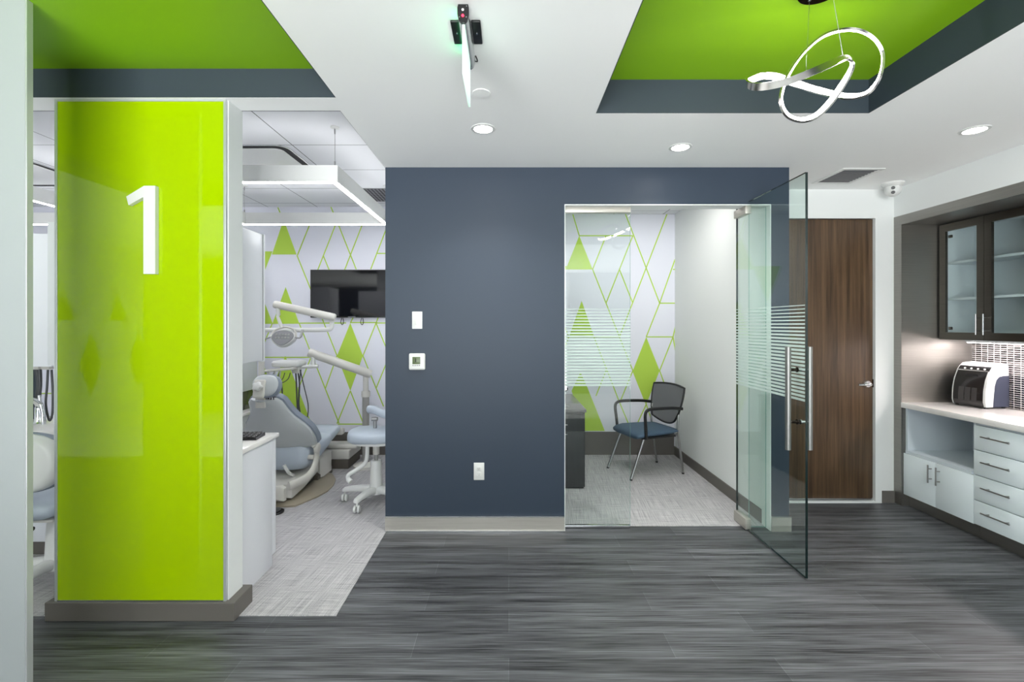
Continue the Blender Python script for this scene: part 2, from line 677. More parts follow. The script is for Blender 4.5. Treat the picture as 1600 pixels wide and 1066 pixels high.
for k in range(6):
    y = -3.2 + .9 * k
    side_print([(y, .95), (y + .2, 1.45), (y + .4, .95), (y + .2, .45)])
    side_print([(y + .45, 1.6), (y + .62, 2.05), (y + .79, 1.6)])
    for q in (0, .45):
        side_print([(y + q, .28), (y + q + .013, .28), (y + q + .95, 2.6), (y + q + .937, 2.6)])
        side_print([(y + q + .937, .28), (y + q + .95, .28), (y + q + .013, 2.6), (y + q, 2.6)])
struct(m, 'wall_left', ['print_white', 'green_wall'])
wall('wall_rear', [((LX, REAR, 2.66), (4.05, REAR + .1, ZC)), ((LX, REAR, 0), (-2.9, REAR + .1, 2.66)), ((1.36, REAR, 0), (4.05, REAR + .1, 2.66))], 'navy')  # unseen wall, made dark to keep haze out of the office glass
m = MB()
for x in (-2.9, -1.5, -0.1, 1.3):
    m.box((x, REAR, 0), (x + .06, REAR + .08, 2.66))
for z in (0.0, 2.1, 2.60):
    m.box((-2.84, REAR, z), (1.36, REAR + .08, z + .06))
struct(m, 'added_window', 'alu')  # window frame made up behind the camera for the fill daylight

# back wall with the printed pattern
m = MB()
m.box((LX, YB, 0), (2.08, YB + .1, ZT + .02), 0)
PY = YB - 0.0015


def zz(pts, ox, oy, s):
    return [(ox + u / s, oy + v / s) for u, v in pts]


def wl(p, q, wd=0.013):
    a, b = P(p[0], p[1], PY), P(q[0], q[1], PY)
    d = (b - a).normalized()
    n = Vector((-d.z, 0, d.x)) * wd / 2
    m.prism([a - n, a + n, b + n, b - n], (0, 0.0014, 0), 1)


def wf(pts):
    m.prism([P(x, y, PY - .0004) for x, y in pts], (0, 0.0016, 0), 1)


def lat(i, j):       # lattice of the office part of the pattern
    return (860 + (160 + 74.4 * i) / 3.552, 300 + (243 + 187.3 * j) / 3.552)


for a, b in [((-.75, -1.0), (0, 0)), ((0, 0), (4, 0)), ((1, 1), (5, 5)), ((2, 0), (1, 1)), ((4, 0), (2, 2)), ((3, 1), (4, 2)),
             ((3.3, -.8), (6, 2)), ((6.7, -.8), (3, 3)), ((6, 2), (7.15, .7)), ((6, 2), (7.17, 2)), ((7, 1), (7.17, 1)), ((6, 2), (5, 3)),
             ((5, 3), (7, 3)), ((7, 3), (7.17, 2.7)), ((7, 3), (7.17, 3.4)), ((7, 3), (6, 4)), ((6, 4), (7.17, 5.3)),
             ((-4.2, 3), (3, 3)), ((-1.1, 2.7), (-.77, 3)), ((-.77, 3), (-2.4, 4.6)), ((1.1, 3), (3.02, 4.95)), ((2, 4), (1.25, 4.75)),
             ((4, 4), (3.02, 4.95)), ((3.02, 4.95), (3.7, 5.6)), ((5, 5), (4.3, 5.6)), ((5, 5), (5.5, 5.6))]:
    wl(lat(*a), lat(*b))
wf([lat(0, 0), lat(-1, 1), lat(1, 1)])
wf([lat(-.92, .9), lat(-3, .9), lat(-2, 2)])
wf([lat(.18, 1.93), lat(-.77, 3), lat(1.12, 3)])
wf([lat(5, 3), lat(4, 4), lat(5, 5), lat(6, 4)])
wf([(907, 581.5), (893, 611), (905, 645), (913, 673.5), (945, 673.5), (918, 606)])

# treatment room part (picture points of two close looks, scale 4.1)
A = lambda *p: zz(p, 370, 160, 4.1)
B = lambda *p: zz(p, 370, 400, 4.1)
C = lambda *p: zz(p, 370, 640, 3.135)
for seg in [A((263, 673), (310, 790)), A((590, 640), (655, 795)), A((470, 775), (388, 980)), A((385, 980), (480, 1214)), A((640, 765), (518, 1075)),
            A((555, 985), (592, 1075)), A((655, 795), (765, 1070)), A((805, 780), (690, 1075)), A((975, 765), (858, 1069)), A((900, 968), (1010, 968)),
            B((180, 432), (700, 430)), B((180, 650), (480, 650)), B((400, 433), (655, 1073)), B((548, 405), (642, 640)), B((745, 395), (727, 430)),
            B((727, 427), (900, 427)), B((908, 390), (808, 640)), B((892, 430), (990, 670)), B((808, 640), (940, 965)), B((990, 610), (892, 850)),
            B((727, 865), (642, 1075)), B((727, 865), (850, 1172)), B((642, 640), (567, 850)), B((475, 650), (395, 850)), B((228, 430), (150, 620)),
            C((495, 72), (640, 72)), B((892, 430), (992, 430))]:
    wl(*seg)
wf(A((300, 750), (225, 975), (382, 975)))
wf(A((130, 955), (228, 955), (170, 1100)))
wf(B((313, 200), (237, 410), (248, 433), (400, 433)))
wf(B((160, 255), (230, 433), (100, 433)))
wf(B((237, 405), (230, 433), (250, 433)))
wf(B((727, 430), (642, 640), (727, 865), (808, 640)))
wf(B((311, 640), (200, 905), (265, 1100), (488, 1100)))
wf(B((170, 700), (195, 760), (150, 860)))
# the same print goes on in the next room, behind the column
for k in (0, 1, 2):
    dx = -110 * k
    wf([(300 + dx, 470), (280 + dx, 520), (300 + dx, 575), (320 + dx, 520)])
    wl((330 + dx, 340), (240 + dx, 560)); wl((250 + dx, 350), (340 + dx, 570)); wl((240 + dx, 560), (300 + dx, 672))
wl((20, 615), (330, 615))
struct(m, 'wall_back', ['print_white', 'green_wall'])

# column with its baseboard
wall('column_1', [((-2.35, 2.452, 0), (-1.46, 2.58, ZC))], 'white')
m = MB()
m.box((-2.395, 2.425, 0), (-1.415, 2.60, 0.097), 0, 0.004)
struct(m, 'baseboard_column', 'base_grey')
m = MB()
m.box((XO, YW - .012, 0.008), (0.413, YW, 0.112), 0, .002)
m.box((XO, YW - .016, 0.108), (0.413, YW, 0.116), 1)
m.box((XO, YW - .022, 0.0), (0.413, YW, 0.010), 1)
m.box((1.945, YW - .012, 0.0), (2.092, YW, 0.112), 0, .002)
m.box((1.945, YW - .016, 0.108), (2.092, YW, 0.116), 1)
struct(m, 'baseboard_front', ['steel_lt', 'alu'])
wall('baseboard_office_right', [((1.943, YW + .12, 0.004), (1.955, YB, 0.105))], 'base_grey')
wall('baseboard_back', [((LX, YB - .012, 0.004), (XO, YB - .0018, 0.27)), ((-0.8, YB - .012, 0.004), (1.943, YB - .0018, 0.275))], 'base_grey')
wall('baseboard_corridor', [((3.215, YD - .012, 0), (NX, YD, 0.10))], 'base_dark')

# near wall end with its metal edge, beside the camera
m = MB()
m.box((-2.30, 1.90, 0), (-1.951, 1.92, 2.846))
struct(m, 'wall_left_end', 'grey_wall')
m = MB()
m.box((-1.951, 1.897, 0), (-1.944, 1.923, 2.846), 0, .001)
struct(m, 'trim_2', 'silver')

# wooden door, its casing and threshold
m = MB()
m.box((DL - .035, YD - .02, 0), (DL, YD + .1, DT + .055))
m.box((DR, YD - .02, 0), (DR + .055, YD + .1, DT + .055))
m.box((DL, YD - .02, DT), (DR, YD + .1, DT + .055))
m.box((DL, YD - .02, 0), (DR, YD + .1, 0.012))
struct(m, 'trim_3', 'white')
door = thing('door_1', (DL, YD, 0.012), 'x', 'x')
del door['label'], door['category']
door['kind'] = 'structure'
m = MB(); m.box((DL + .004, YD + .005, 0.034), (DR - .004, YD + .05, DT - .004), 0, .002)
m.build('door_panel', 'wood', door)
m = MB(); m.box((DL + .01, YD - .006, 0.014), (DR - .01, YD + .05, 0.034), 0, .002)
m.build('door_sweep', 'alu', door)
lev = P(1354, 600, YD)
m = MB()
m.lathe((lev.x, YD, lev.z), [(.0, -.022), (.026, -.022), (.033, -.012), (.034, .006), (0, .006)], 28, 0, 'Y')
m.cyl((lev.x, YD - .02, lev.z), (lev.x, YD - .055, lev.z), .011)
m.tube(spline([(lev.x, YD - .05, lev.z), (lev.x - .03, YD - .056, lev.z), (lev.x - .105, YD - .05, lev.z - .002)], 6), [.012] * 6 + [.009] * 7, 12, 0, .7)
m.build('door_handle', 'chrome', door)
m = MB(); m.box((DR - .008, YD - .001, lev.z - .03), (DR - .001, YD + .052, lev.z + .04)); m.build('strike_plate', 'dark_chrome', door)

# steel lined niche in the right wall
m = MB()
m.box((NX - .003, 3.98, 0.0), (NX + .001, YD - .001, 2.458))            # jamb
m.box((NX, 3.98, 0), (3.93, YD - .001, 2.38))                      # end wall
m.box((NX - .003, 2.2, 2.38), (3.93, 3.98, 2.458))                 # head with its underside
struct(m, 'trim_4', 'steel')
wall('wall_backsplash', [((3.92, 2.2, 0.877), (3.93, 3.98, 1.42))], 'mosaic')

# ------------------------------------------------------------ green panel and number
g = thing('glass_cladding', (-1.9, 2.44, 0.097), 'glossy lime green glass panel on the column behind the number one', 'wall panel')
m = MB(); m.box((-2.338, 2.438, 0.105), (-1.478, 2.452, ZC - .012)); m.build('glass', 'green_glass', g)
for a, b in ((-2.352, -2.338), (-1.478, -1.464)):
    m = MB(); m.box((a, 2.434, 0.098), (b, 2.456, ZC - .001), 0, .002); m.build('edge_trim', 'silver', g)
m = MB(); m.box((-2.338, 2.434, ZC - .012), (-1.478, 2.456, ZC - .001)); m.build('top_trim', 'silver', g)
m = MB(); m.box((-2.338, 2.434, 0.097), (-1.478, 2.456, 0.105)); m.build('bottom_trim', 'alu', g)
m = MB()
m.prism([P(60 + u / 3.135, 260 + v / 3.135, 2.412) for u, v in ((517, 95), (572, 95), (572, 527), (514, 527), (514, 150), (441, 190), (430, 148))], (0, .0245, 0))
tag(m.build('number_sign', 'white_plastic', smooth=0), 'large white numeral one mounted on the lime green panel', 'sign')

# ------------------------------------------------------------ plates on the slate wall
def plate(name, x, y, wpx, hpx, label, cat):
    a, b = P(x - wpx / 2, y + hpx / 2, YW), P(x + wpx / 2, y - hpx / 2, YW)
    t = thing(name, ((a.x + b.x) / 2, YW, a.z), label, cat)
    m = MB(); m.box((a.x, YW - .006, a.z), (b.x, YW, b.z), 0, .003)
    m.build('cover_plate', 'white_plastic', t)
    return t, (a + b) / 2


t, c = plate('light_switch', 652, 500.5, 16, 27, 'white rocker light switch above the thermostat on the slate wall', 'switch')
m = MB(); m.box((c.x - .016, YW - .010, c.z - .034), (c.x + .016, YW - .006, c.z + .034), 0, .002); m.build('rocker', 'white_plastic', t)
for s in (-1, 1):
    m = MB(); m.cyl((c.x, YW - .0068, c.z + s * .048), (c.x, YW - .006, c.z + s * .048), .003, 10); m.build('screw', 'alu', t)
t, c = plate('power_outlet', 748.5, 736.5, 16.5, 27, 'white double power outlet low on the slate wall', 'outlet')
for s in (-1, 1):
    m = MB(); m.box((c.x - .017, YW - .009, c.z + s * .021 - .015), (c.x + .017, YW - .006, c.z + s * .021 + .015), 0, .004)
    r = m.build('socket', 'white_plastic', t)
    m = MB()
    for q in (-1, 1):
        m.box((c.x + q * .006 - .001, YW - .0096, c.z + s * .021 - .001), (c.x + q * .006 + .001, YW - .0088, c.z + s * .021 + .008))
    m.cyl((c.x, YW - .0096, c.z + s * .021 - .007), (c.x, YW - .0088, c.z + s * .021 - .007), .0025, 10)
    m.build('slot', 'black', r)
a, b = P(639.5, 578, YW), P(665, 552, YW)
t = thing('thermostat', ((a.x + b.x) / 2, YW, a.z), 'square white thermostat with olive display on the slate wall', 'thermostat')
m = MB(); m.box((a.x, YW - .026, a.z), (b.x, YW, b.z), 0, .014, 4); m.build('housing', 'white_plastic', t)
c = (a + b) / 2
m = MB(); m.box((c.x - .032, YW - .028, c.z - .018), (c.x + .026, YW - .025, c.z + .036), 0, .002); m.build('display', 'lcd', t)
m = MB()
for k in range(4):
    m.box((c.x - .032 + k * .015, YW - .028, c.z - .030), (c.x - .021 + k * .015, YW - .025, c.z - .024))
m.build('buttons', 'grille', t)
m = MB(); m.box((c.x - .01, YW - .0286, c.z - .002), (c.x - .004, YW - .0278, c.z + .026)); m.build('display_figure', 'dark_void', t)

# ------------------------------------------------------------ ceiling things
def downlight(px, py, label, power=32):
    h = ZC
    c = G(px, py, h)
    t = thing('downlight', (c.x, c.y, h), label, 'ceiling light', 'recessed ceiling downlights')
    m = MB(); m.lathe((c.x, c.y, h), [(.052, -.001), (.056, -.006), (.072, -.004), (.075, .001), (.052, .001)], 36)
    m.build('trim_ring', 'white_plastic', t)
    m = MB(); m.lathe((c.x, c.y, h - .003), [(0, 0), (.053, 0), (.053, .002), (0, .002)], 32)
    m.build('lens', 'led_down', t)
    lamp('downlight_beam', 'SPOT', (c.x, c.y, h - .012), power, color=(1.0, .98, .95), spot_size=math.radians(128), spot_blend=0.8, shadow_soft_size=.05)


downlight(755, 201, 'round lit downlight in the ceiling nearest the slate wall thermostat')
downlight(1063, 230, 'round lit downlight in the ceiling in front of the office opening')
downlight(1523, 203, 'round lit downlight in the ceiling beside the wall cabinets', 25)
for x, y, wh in ((2.75, 0.6, 'near the wall cabinets'), (-0.15, 0.2, 'between the two lime trays'), (-0.15, -2.0, 'close to the added window'), (2.75, -1.6, 'by the right wall')):
    px, py = 0, 0
    c = Vector((x, y, ZC))
    t = thing('downlight', c, 'round downlight in the ceiling overhead or behind the viewer ' + wh, 'ceiling light', 'recessed ceiling downlights')
    m = MB(); m.lathe(c, [(.052, -.001), (.056, -.006), (.072, -.004), (.075, .001), (.052, .001)], 36); m.build('trim_ring', 'white_plastic', t)
    m = MB(); m.lathe(c - Vector((0, 0, .003)), [(0, 0), (.053, 0), (.053, .002), (0, .002)], 32); m.build('lens', 'led_down', t)
    lamp('downlight_beam', 'SPOT', (x, y, ZC - .012), 40, color=(1, .98, .95), spot_size=math.radians(150), spot_blend=.7, shadow_soft_size=.05)

c = G(752, 144.5, ZC)
m = MB(); m.lathe((c.x, c.y, ZC), [(0, -.007), (.044, -.007), (.046, -.005), (.046, -.004), (.04, -.0035), (.04, 0), (0, 0)], 32)
tag(m.build('sprinkler_cover', 'white_ceil'), 'small round flat white cover disc on the ceiling behind the hanging sign', 'ceiling cover')

# air return grille
a0, b0 = 2.49, 2.805
y0, y1 = 3.50, 3.88
t = thing('air_vent', ((a0 + b0) / 2, (y0 + y1) / 2, ZC), 'white framed ceiling air vent with grey louvres near the camera dome', 'vent')
m = MB()
for lo, hi in (((a0, y0), (b0, y0 + .03)), ((a0, y1 - .03), (b0, y1)), ((a0, y0 + .03), (a0 + .03, y1 - .03)), ((b0 - .03, y0 + .03), (b0, y1 - .03))):
    m.box((lo[0], lo[1], ZC - .008), (hi[0], hi[1], ZC - .0005), 0, .002)
m.build('vent_frame', 'white_plastic', t)
m = MB(); m.box((a0 + .03, y0 + .03, ZC - .0015), (b0 - .03, y1 - .03, ZC - .0005)); m.build('vent_throat', 'dark_void', t)
for k in range(10):
    yy = y0 + .045 + k * .032
    m = MB(); m.box((a0 + .03, yy - .008, ZC - .006), (b0 - .03, yy + .008, ZC - .0045)); m.build('louvre', 'grille', t)

# security camera
c = G(1395, 286, ZC)
t = thing('security_camera', (c.x, c.y, ZC), 'white dome security camera on the ceiling corner above the cabinets', 'camera')
m = MB(); m.lathe((c.x, c.y, ZC), [(0, 0), (.078, 0), (.078, -.010), (.066, -.026), (.052, -.034), (0, -.034)], 36); m.build('mount_ring', 'white_plastic', t)
m = MB()
cc = Vector((c.x, c.y, ZC - .054))
m.lathe(cc, [(0, .052)] + [(.059 * math.sin(q), .059 * math.cos(q)) for q in [PI * k / 14 for k in range(3, 15)]], 32); m.build('ball', 'white_plastic', t)
d = (Vector((-.60, -.8, -.30))).normalized()
up = Vector((0, 0, 1)); up = (up - d * up.dot(d)).normalized()
for s in (.018, -.018):
    e = cc + (d * .0565 + up * s)
    m = MB(); m.cyl(e - d * .006, e + d * .003, .0135, 20); m.build('lens', 'black', t)

# hanging glass sign seen edge-on
t = thing('glass_sign', (-.167, 1.85, ZC), 'glowing glass sign panel seen edge-on under the ceiling with black mount', 'sign')
m = MB()
xs = -.1665
ring = [(xs + x, ZC - .002 - z) for x, z in ((-.018, .0), (-.021, .012), (-.021, .035), (-.015, .058), (-.006, .066), (.006, .066), (.015, .058), (.021, .035), (.021, .012), (.018, .0))]
m.loft([[(x, y, z) for x, z in ring] for y in (1.724, 2.03)]); hs = m.build('housing', 'alu', t)
m = MB(); m.loft([[(x, y, z) for x, z in ring] for y in (1.712, 1.724)]); cp = m.build('end_cap', 'black', t)
m = MB(); m.cyl((xs - .001, 1.7115, ZC - .044), (xs - .001, 1.709, ZC - .044), .0045, 16); m.build('indicator_light', 'led_red', cp)
m = MB(); m.cyl((xs - .001, 1.7115, ZC - .023), (xs - .001, 1.709, ZC - .023), .0045, 16); m.build('test_button', 'white_plastic', cp)
for dx, dz in ((.013, .010), (-.013, .050), (.012, .050)):
    m = MB(); m.cyl((xs + dx, 1.7115, ZC - dz), (xs + dx, 1.7095, ZC - dz), .002, 10); m.build('screw', 'alu', cp)
for s in (-1, 1):
    m = MB()
    x0, x1 = sorted((xs + s * .022, xs + s * .058))
    m.box((x0, 1.80, ZC - .010), (x1, 1.945, ZC - .001), 0, .003); wg = m.build('mount_wing', 'black', t)
    m = MB(); m.cyl((xs + s * .040, 1.872, ZC - .0125), (xs + s * .040, 1.872, ZC - .0095), .004, 10); m.build('screw', 'alu', wg)
m = MB(); m.box((xs - .004, 1.725, 2.452), (xs + .004, 1.99, ZC - .060), 0, .001); m.build('sign_plate', 'sign_glass', t)
m = MB(); m.box((xs - .0215, 1.74, ZC - .030), (xs - .0212, 2.02, ZC - .012)); m.build('light_strip', 'led_green', t)
m = MB(); m.tube(spline([(xs + .016, 2.03, ZC - .03), (xs + .03, 2.05, ZC - .02), (xs + .022, 2.04, ZC - .002)], 5), .003, 8); m.build('cable', 'black', t)

# ------------------------------------------------------------ pendant of one twisted ribbon
DP = 1.95
ctl = [  # zoomed picture u, v, depth offset, lit side
    (102, 650, -.00, (1, 0, .1)), (200, 604, .075, (.1, -1, 0)), (330, 610, .07, (0, -1, 0)), (450, 652, .06, (0, -1, .15)),
    (600, 700, .055, (0, -1, .35)), (750, 738, .05, (0, -1, .5)), (900, 760, .045, (-.1, -.8, .8)), (1030, 735, .03, (-.5, -.45, .8)),
    (1110, 650, .01, (-.9, -.22, .4)), (1150, 540, 0, (-1, -.06, .1)), (1152, 420, 0, (-1, -.02, -.2)), (1090, 318, 0, (-.7, -.03, -.7)),
    (985, 255, 0, (-.3, -.04, -1)), (850, 246, 0, (.1, -.05, -1)), (700, 290, 0, (.5, -.06, -.85)), (570, 392, .005, (.7, -.05, -.7)),
    (475, 510, .005, (.85, -.04, -.5)), (402, 640, .0, (.95, -.04, -.2)), (366, 760, -.005, (1, -.06, .1)), (382, 862, -.01, (.8, -.15, .55)),
    (440, 925, -.015, (.35, -.35, .9)), (540, 945, -.02, (-.05, -.55, .85)), (650, 900, -.03, (-.4, -.75, .5)), (760, 785, -.035, (-.5, -.8, .35)),
    (850, 650, -.04, (-.6, -.75, .2)), (905, 545, -.045, (-.75, -.5, -.1)), (908, 492, -.05, (-.5, .1, -.85)), (860, 468, -.055, (0, .7, -.7)),
    (740, 515, -.065, (.15, .97, -.2)), (560, 590, -.07, (.1, 1, 0)), (400, 650, -.075, (0, 1, 0)), (250, 682, -.08, (0, 1, .05)), (145, 684, -.06, (.5, .8, .1))]
pos = spline([P(1150 + u / 5.077, v / 5.077, DP + d) for u, v, d, n in ctl], 7, True)
vt = (Vector((0, 0, H)) - P(1280, 115, DP)).normalized()          # towards the eye: the lit side is given relative to it
vr = Vector((0, 0, 1)).cross(vt).normalized()
vu = vt.cross(vr)
nor = spline([(vr * n[0] + vu * n[2] - vt * n[1]).normalized() for u, v, d, n in ctl], 7, True)
t = thing('pendant_lamp', (1.24, 1.87, TR[4]), 'chrome pendant lamp of one knotted glowing ribbon under the lime ceiling', 'pendant lamp')
m1, m2 = MB(), MB()
ra, rb = [], []
HW, TH = .0140, .009
for i, p in enumerate(pos):
    T = (pos[(i + 1) % len(pos)] - pos[i - 1]).normalized()
    n = nor[i]
    n = (n - T * n.dot(T)).normalized()
    b = T.cross(n)
    ra.append([p + b * HW + n * 0, p + b * HW - n * TH, p - b * HW - n * TH, p - b * HW + n * 0])
    rb.append([p + b * (HW - .0030) + n * .0003, p + b * (HW - .0030) + n * .0009, p - b * (HW - .0030) + n * .0009, p - b * (HW - .0030) + n * .0003])
m1.loft(ra, closed=True)
m1.build('ribbon', 'chrome_lamp', t, smooth=50)
m2.loft(rb, closed=True)
m2.build('light_strip', 'led_pend', t, smooth=50)
m = MB(); m.lathe((1.24, 1.867, TR[4]), [(0, 0), (.086, 0), (.086, -.022), (.08, -.030), (0, -.030)], 40); m.build('canopy', 'dark_chrome', t)
for (u, v, d), (cx, cy) in (((850, 452, -.055), (1.285, 1.87)), ((555, 578, -.07), (1.215, 1.90))):
    m = MB(); m.cyl(P(1150 + u / 5.077, v / 5.077, DP + d), (cx, cy, TR[4] - .025), .0013, 8); m.build('cable', 'alu', t)
m = MB(); m.cyl((1.215, 1.90, TR[4] - .045), (1.215, 1.90, TR[4] - .028), .006, 12); m.build('cable_grip', 'alu', t)

# ------------------------------------------------------------ office: fixed pane, open door, desk, chair
def stripes(mk, z0=1.07, z1=1.67, n=26):
    p = (z1 - z0) / n
    for k in range(n):
        f = k / (n - 1)
        th = p * (0.62 if f < .55 else 0.62 - (f - .55) / .45 * .42)
        mk(z0 + k * p, z0 + k * p + th)


def pane(m, lo, hi):
    """glass sheet: large faces slot 0, thin edges slot 1"""
    lo, hi = Vector(lo), Vector(hi)
    m.box(lo, hi)
    s = hi - lo
    ax = min(range(3), key=lambda i: s[i])
    m.bm.normal_update()
    for f in m.bm.faces:
        if abs(f.normal[ax]) < .5:
            f.material_index = 1


t = thing('glass_sidelight', (.66, 3.55, 0), 'fixed clear glass pane with frosted stripes beside the desk', 'glass panel', None)
m = MB(); pane(m, (.421, 3.545, .015), (.916, 3.555, 2.415)); m.build('glass', ['glass', 'glass_edge_lt'], t, smooth=0)
m = MB(); stripes(lambda a, b: m.box((.421, 3.5435, a), (.916, 3.5448, b))); m.build('frosted_stripes', 'film', t, smooth=0)
m = MB(); m.box((.421, 3.53, 2.376), (.916, 3.57, 2.42), 0, .003); m.build('top_channel', 'steel_lt', t)
m = MB(); m.box((.421, 3.535, .004), (.916, 3.565, .022), 0, .002); m.build('floor_channel', 'alu', t)
t = thing('narrow_sidelight', (1.87, 3.55, 0), 'narrow fixed glass strip between the open glass door and the jamb', 'glass panel')
m = MB(); pane(m, (1.812, 3.545, .006), (1.940, 3.555, 2.42)); m.build('glass', ['glass', 'glass_edge_lt'], t, smooth=0)
m = MB(); stripes(lambda a, b: m.box((1.812, 3.5435, a), (1.940, 3.5448, b))); m.build('frosted_stripes', 'film', t, smooth=0)

DX, DY0, DY1 = 1.782, 2.815, 3.672
t = thing('glass_door', (DX, 3.58, 0), 'frameless glass door with frosted stripes standing open at right angles', 'door')
m = MB(); pane(m, (DX - .0075, DY0, .012), (DX + .0075, DY1, 2.445)); m.build('glass', ['glass_door', 'glass_edge'], t, smooth=0)
m = MB(); stripes(lambda a, b: m.box((DX - .0088, DY0 + .003, a), (DX - .0077, DY1 - .003, b))); m.build('frosted_stripes', 'film', t, smooth=0)
m = MB(); m.box((DX - .022, 3.50, .006), (DX + .022, DY1 + .01, .085), 0, .003); m.build('bottom_pivot', 'steel_lt', t)
m = MB(); m.box((DX - .022, 3.50, 2.36), (DX + .022, DY1 + .01, 2.419), 0, .003); m.build('top_pivot', 'steel_lt', t)
for s in (-1, 1):
    hx = DX + s * .066
    m = MB(); m.cyl((hx, 2.89, .763), (hx, 2.89, 1.396), .0165, 24); hd = m.build('pull_handle', 'handle_steel', t)
    for z in (.935, 1.255):
        m = MB(); m.cyl((DX + s * .0065, 2.89, z), (hx, 2.89, z), .010, 16)
        m.lathe((DX + s * .0065, 2.89, z), [(0, 0), (.0155, 0), (.0155, s * .007), (0, s * .007)], 20, 0, 'X')
        m.build('standoff', 'dark_chrome' if s < 0 else 'alu', hd)

# desk
t = thing('office_desk', (.2, 4.85, .004), 'charcoal office desk with grey top standing behind the glass pane', 'desk')
m = MB(); m.box((-.45, 4.376, .715), (.722, 5.35, .744), 0, .003); m.build('desk_top', 'desk_top', t)
m = MB(); m.box((.10, 4.385, .02), (.710, 4.93, .715), 0, .002); m.build('pedestal', 'dark_wood', t)
m = MB(); m.box((.69, 4.93, .004), (.712, 5.34, .715)); m.build('end_panel', 'dark_wood', t)
m = MB(); m.box((-.45, 4.40, .004), (-.42, 5.34, .715)); m.build('end_panel', 'dark_wood', t)
m = MB(); m.box((.10, 4.40, .004), (.700, 4.92, .02)); m.build('plinth', 'black', t)
for z0, z1 in ((.545, .71), (.025, .54)):
    m = MB(); m.box((.105, 4.372, z0), (.705, 4.386, z1), 0, .002); d = m.build('drawer' if z0 > .5 else 'door', 'dark_wood', t)
m = MB(); m.box((.30, 4.362, .598), (.545, 4.372, .606), 0, .002); m.build('handle', 'leg_metal', t)
m = MB(); m.box((.33, 4.362, .510), (.545, 4.372, .516), 0, .002); m.build('handle', 'leg_metal', t)
m = MB(); m.lathe((.545, 4.52, .744), [(0, .006), (.028, .006), (.036, .002), (.036, 0), (0, 0)], 24); m.build('grommet', 'black', t)
m = MB(); m.tube(spline([(.50, 5.15, .752), (.56, 5.18, .76), (.60, 5.16, .81), (.64, 5.18, .835), (.65, 5.22, .81), (.61, 5.22, .79)], 6), .006, 10)
m.box((.50, 5.12, .7445), (.60, 5.17, .754), 0, .003)
tag(m.build('desk_cable', 'black'), 'short black cable loop lying on the far end of the desk', 'cable')

# office chair on four legs
fw = Vector((-.942, -.335, 0))
CM = Matrix.Translation((1.44, 4.927, .004)) @ Matrix(((fw.y * -1, fw.x, 0), (fw.x, fw.y, 0), (0, 0, 1))).to_4x4()
# local frame: x to one side, y towards the front of the seat
CM = Matrix.Translation((1.44, 4.927, .004)) @ Matrix(((-fw.y, fw.x, 0), (fw.x, fw.y, 0), (0, 0, 1))).to_4x4() if False else \
    Matrix.Translation((1.44, 4.927, .004)) @ Matrix.Rotation(math.atan2(fw.y, fw.x) - PI / 2, 4, 'Z')
t = thing('office_chair', (1.44, 4.927, .004), 'guest chair with blue seat, grey mesh back and black arms in the office', 'chair')
rings = []
for y, hw, zt, th in ((-.24, .20, .452, .01), (-.235, .225, .462, .03), (-.15, .245, .468, .05), (0, .252, .472, .062), (.14, .255, .474, .066), (.22, .250, .462, .066), (.255, .235, .445, .055), (.268, .21, .428, .02)):
    rings.append([(x, y, z) for x, z in sup(0, zt - th / 2, hw, th / 2, 28, 3.2)])
m = MB(CM); m.loft(rings); m.build('seat', 'seat_blue', t, smooth=60)
m = MB(CM); m.box((-.22, -.20, .388), (.22, .20, .408), 0, .006); m.build('seat_pan', 'black', t)
def back_pt(u, v):      # u -1..1 across, v 0..1 up, curved and reclined
    hw = .200 + .050 * math.sin(PI * min(1, v * 1.0) * .62)
    drop = 0
    z = .545 + v * .335 - (1 - v) * .055 * (1 - u * u) + (v) * .018 * (1 - u * u)
    y = -.225 - .070 * v - .035 * (1 - u * u) + .012
    return Vector((u * hw * (1.0 if v > .25 else .93 + .07 * v / .25), y, z))
m = MB(CM)
NU, NV = 14, 10
for f_, s in ((0, 1),):
    gridf = [[m._v(back_pt(-1 + 2 * i / NU, j / NV) + Vector((0, .006, 0))) for i in range(NU + 1)] for j in range(NV + 1)]
    gridb = [[m._v(back_pt(-1 + 2 * i / NU, j / NV) - Vector((0, .006, 0))) for i in range(NU + 1)] for j in range(NV + 1)]
for gq in (gridf, gridb):
    for j in range(NV):
        for i in range(NU):
            m.bm.faces.new((gq[j][i], gq[j][i + 1], gq[j + 1][i + 1], gq[j + 1][i]))
for j in range(NV):
    for i in (0, NU):
        m.bm.faces.new((gridf[j][i], gridf[j + 1][i], gridb[j + 1][i], gridb[j][i]))
for i in range(NU):
    for j in (0, NV):
        m.bm.faces.new((gridf[j][i], gridf[j][i + 1], gridb[j][i + 1], gridb[j][i]))
m.build('backrest', 'mesh_back', t, smooth=60)
outl = [back_pt(1, j / 8) for j in range(9)] + [back_pt(1 - 2 * i / 12, 1) for i in range(1, 12)] + [back_pt(-1, 1 - j / 8) for j in range(9)] + [back_pt(-1 + 2 * i / 12, 0) for i in range(1, 12)]
m = MB(CM); m.tube(outl, .0105, 10, closed=True); m.build('back_frame', 'black', t, smooth=60)
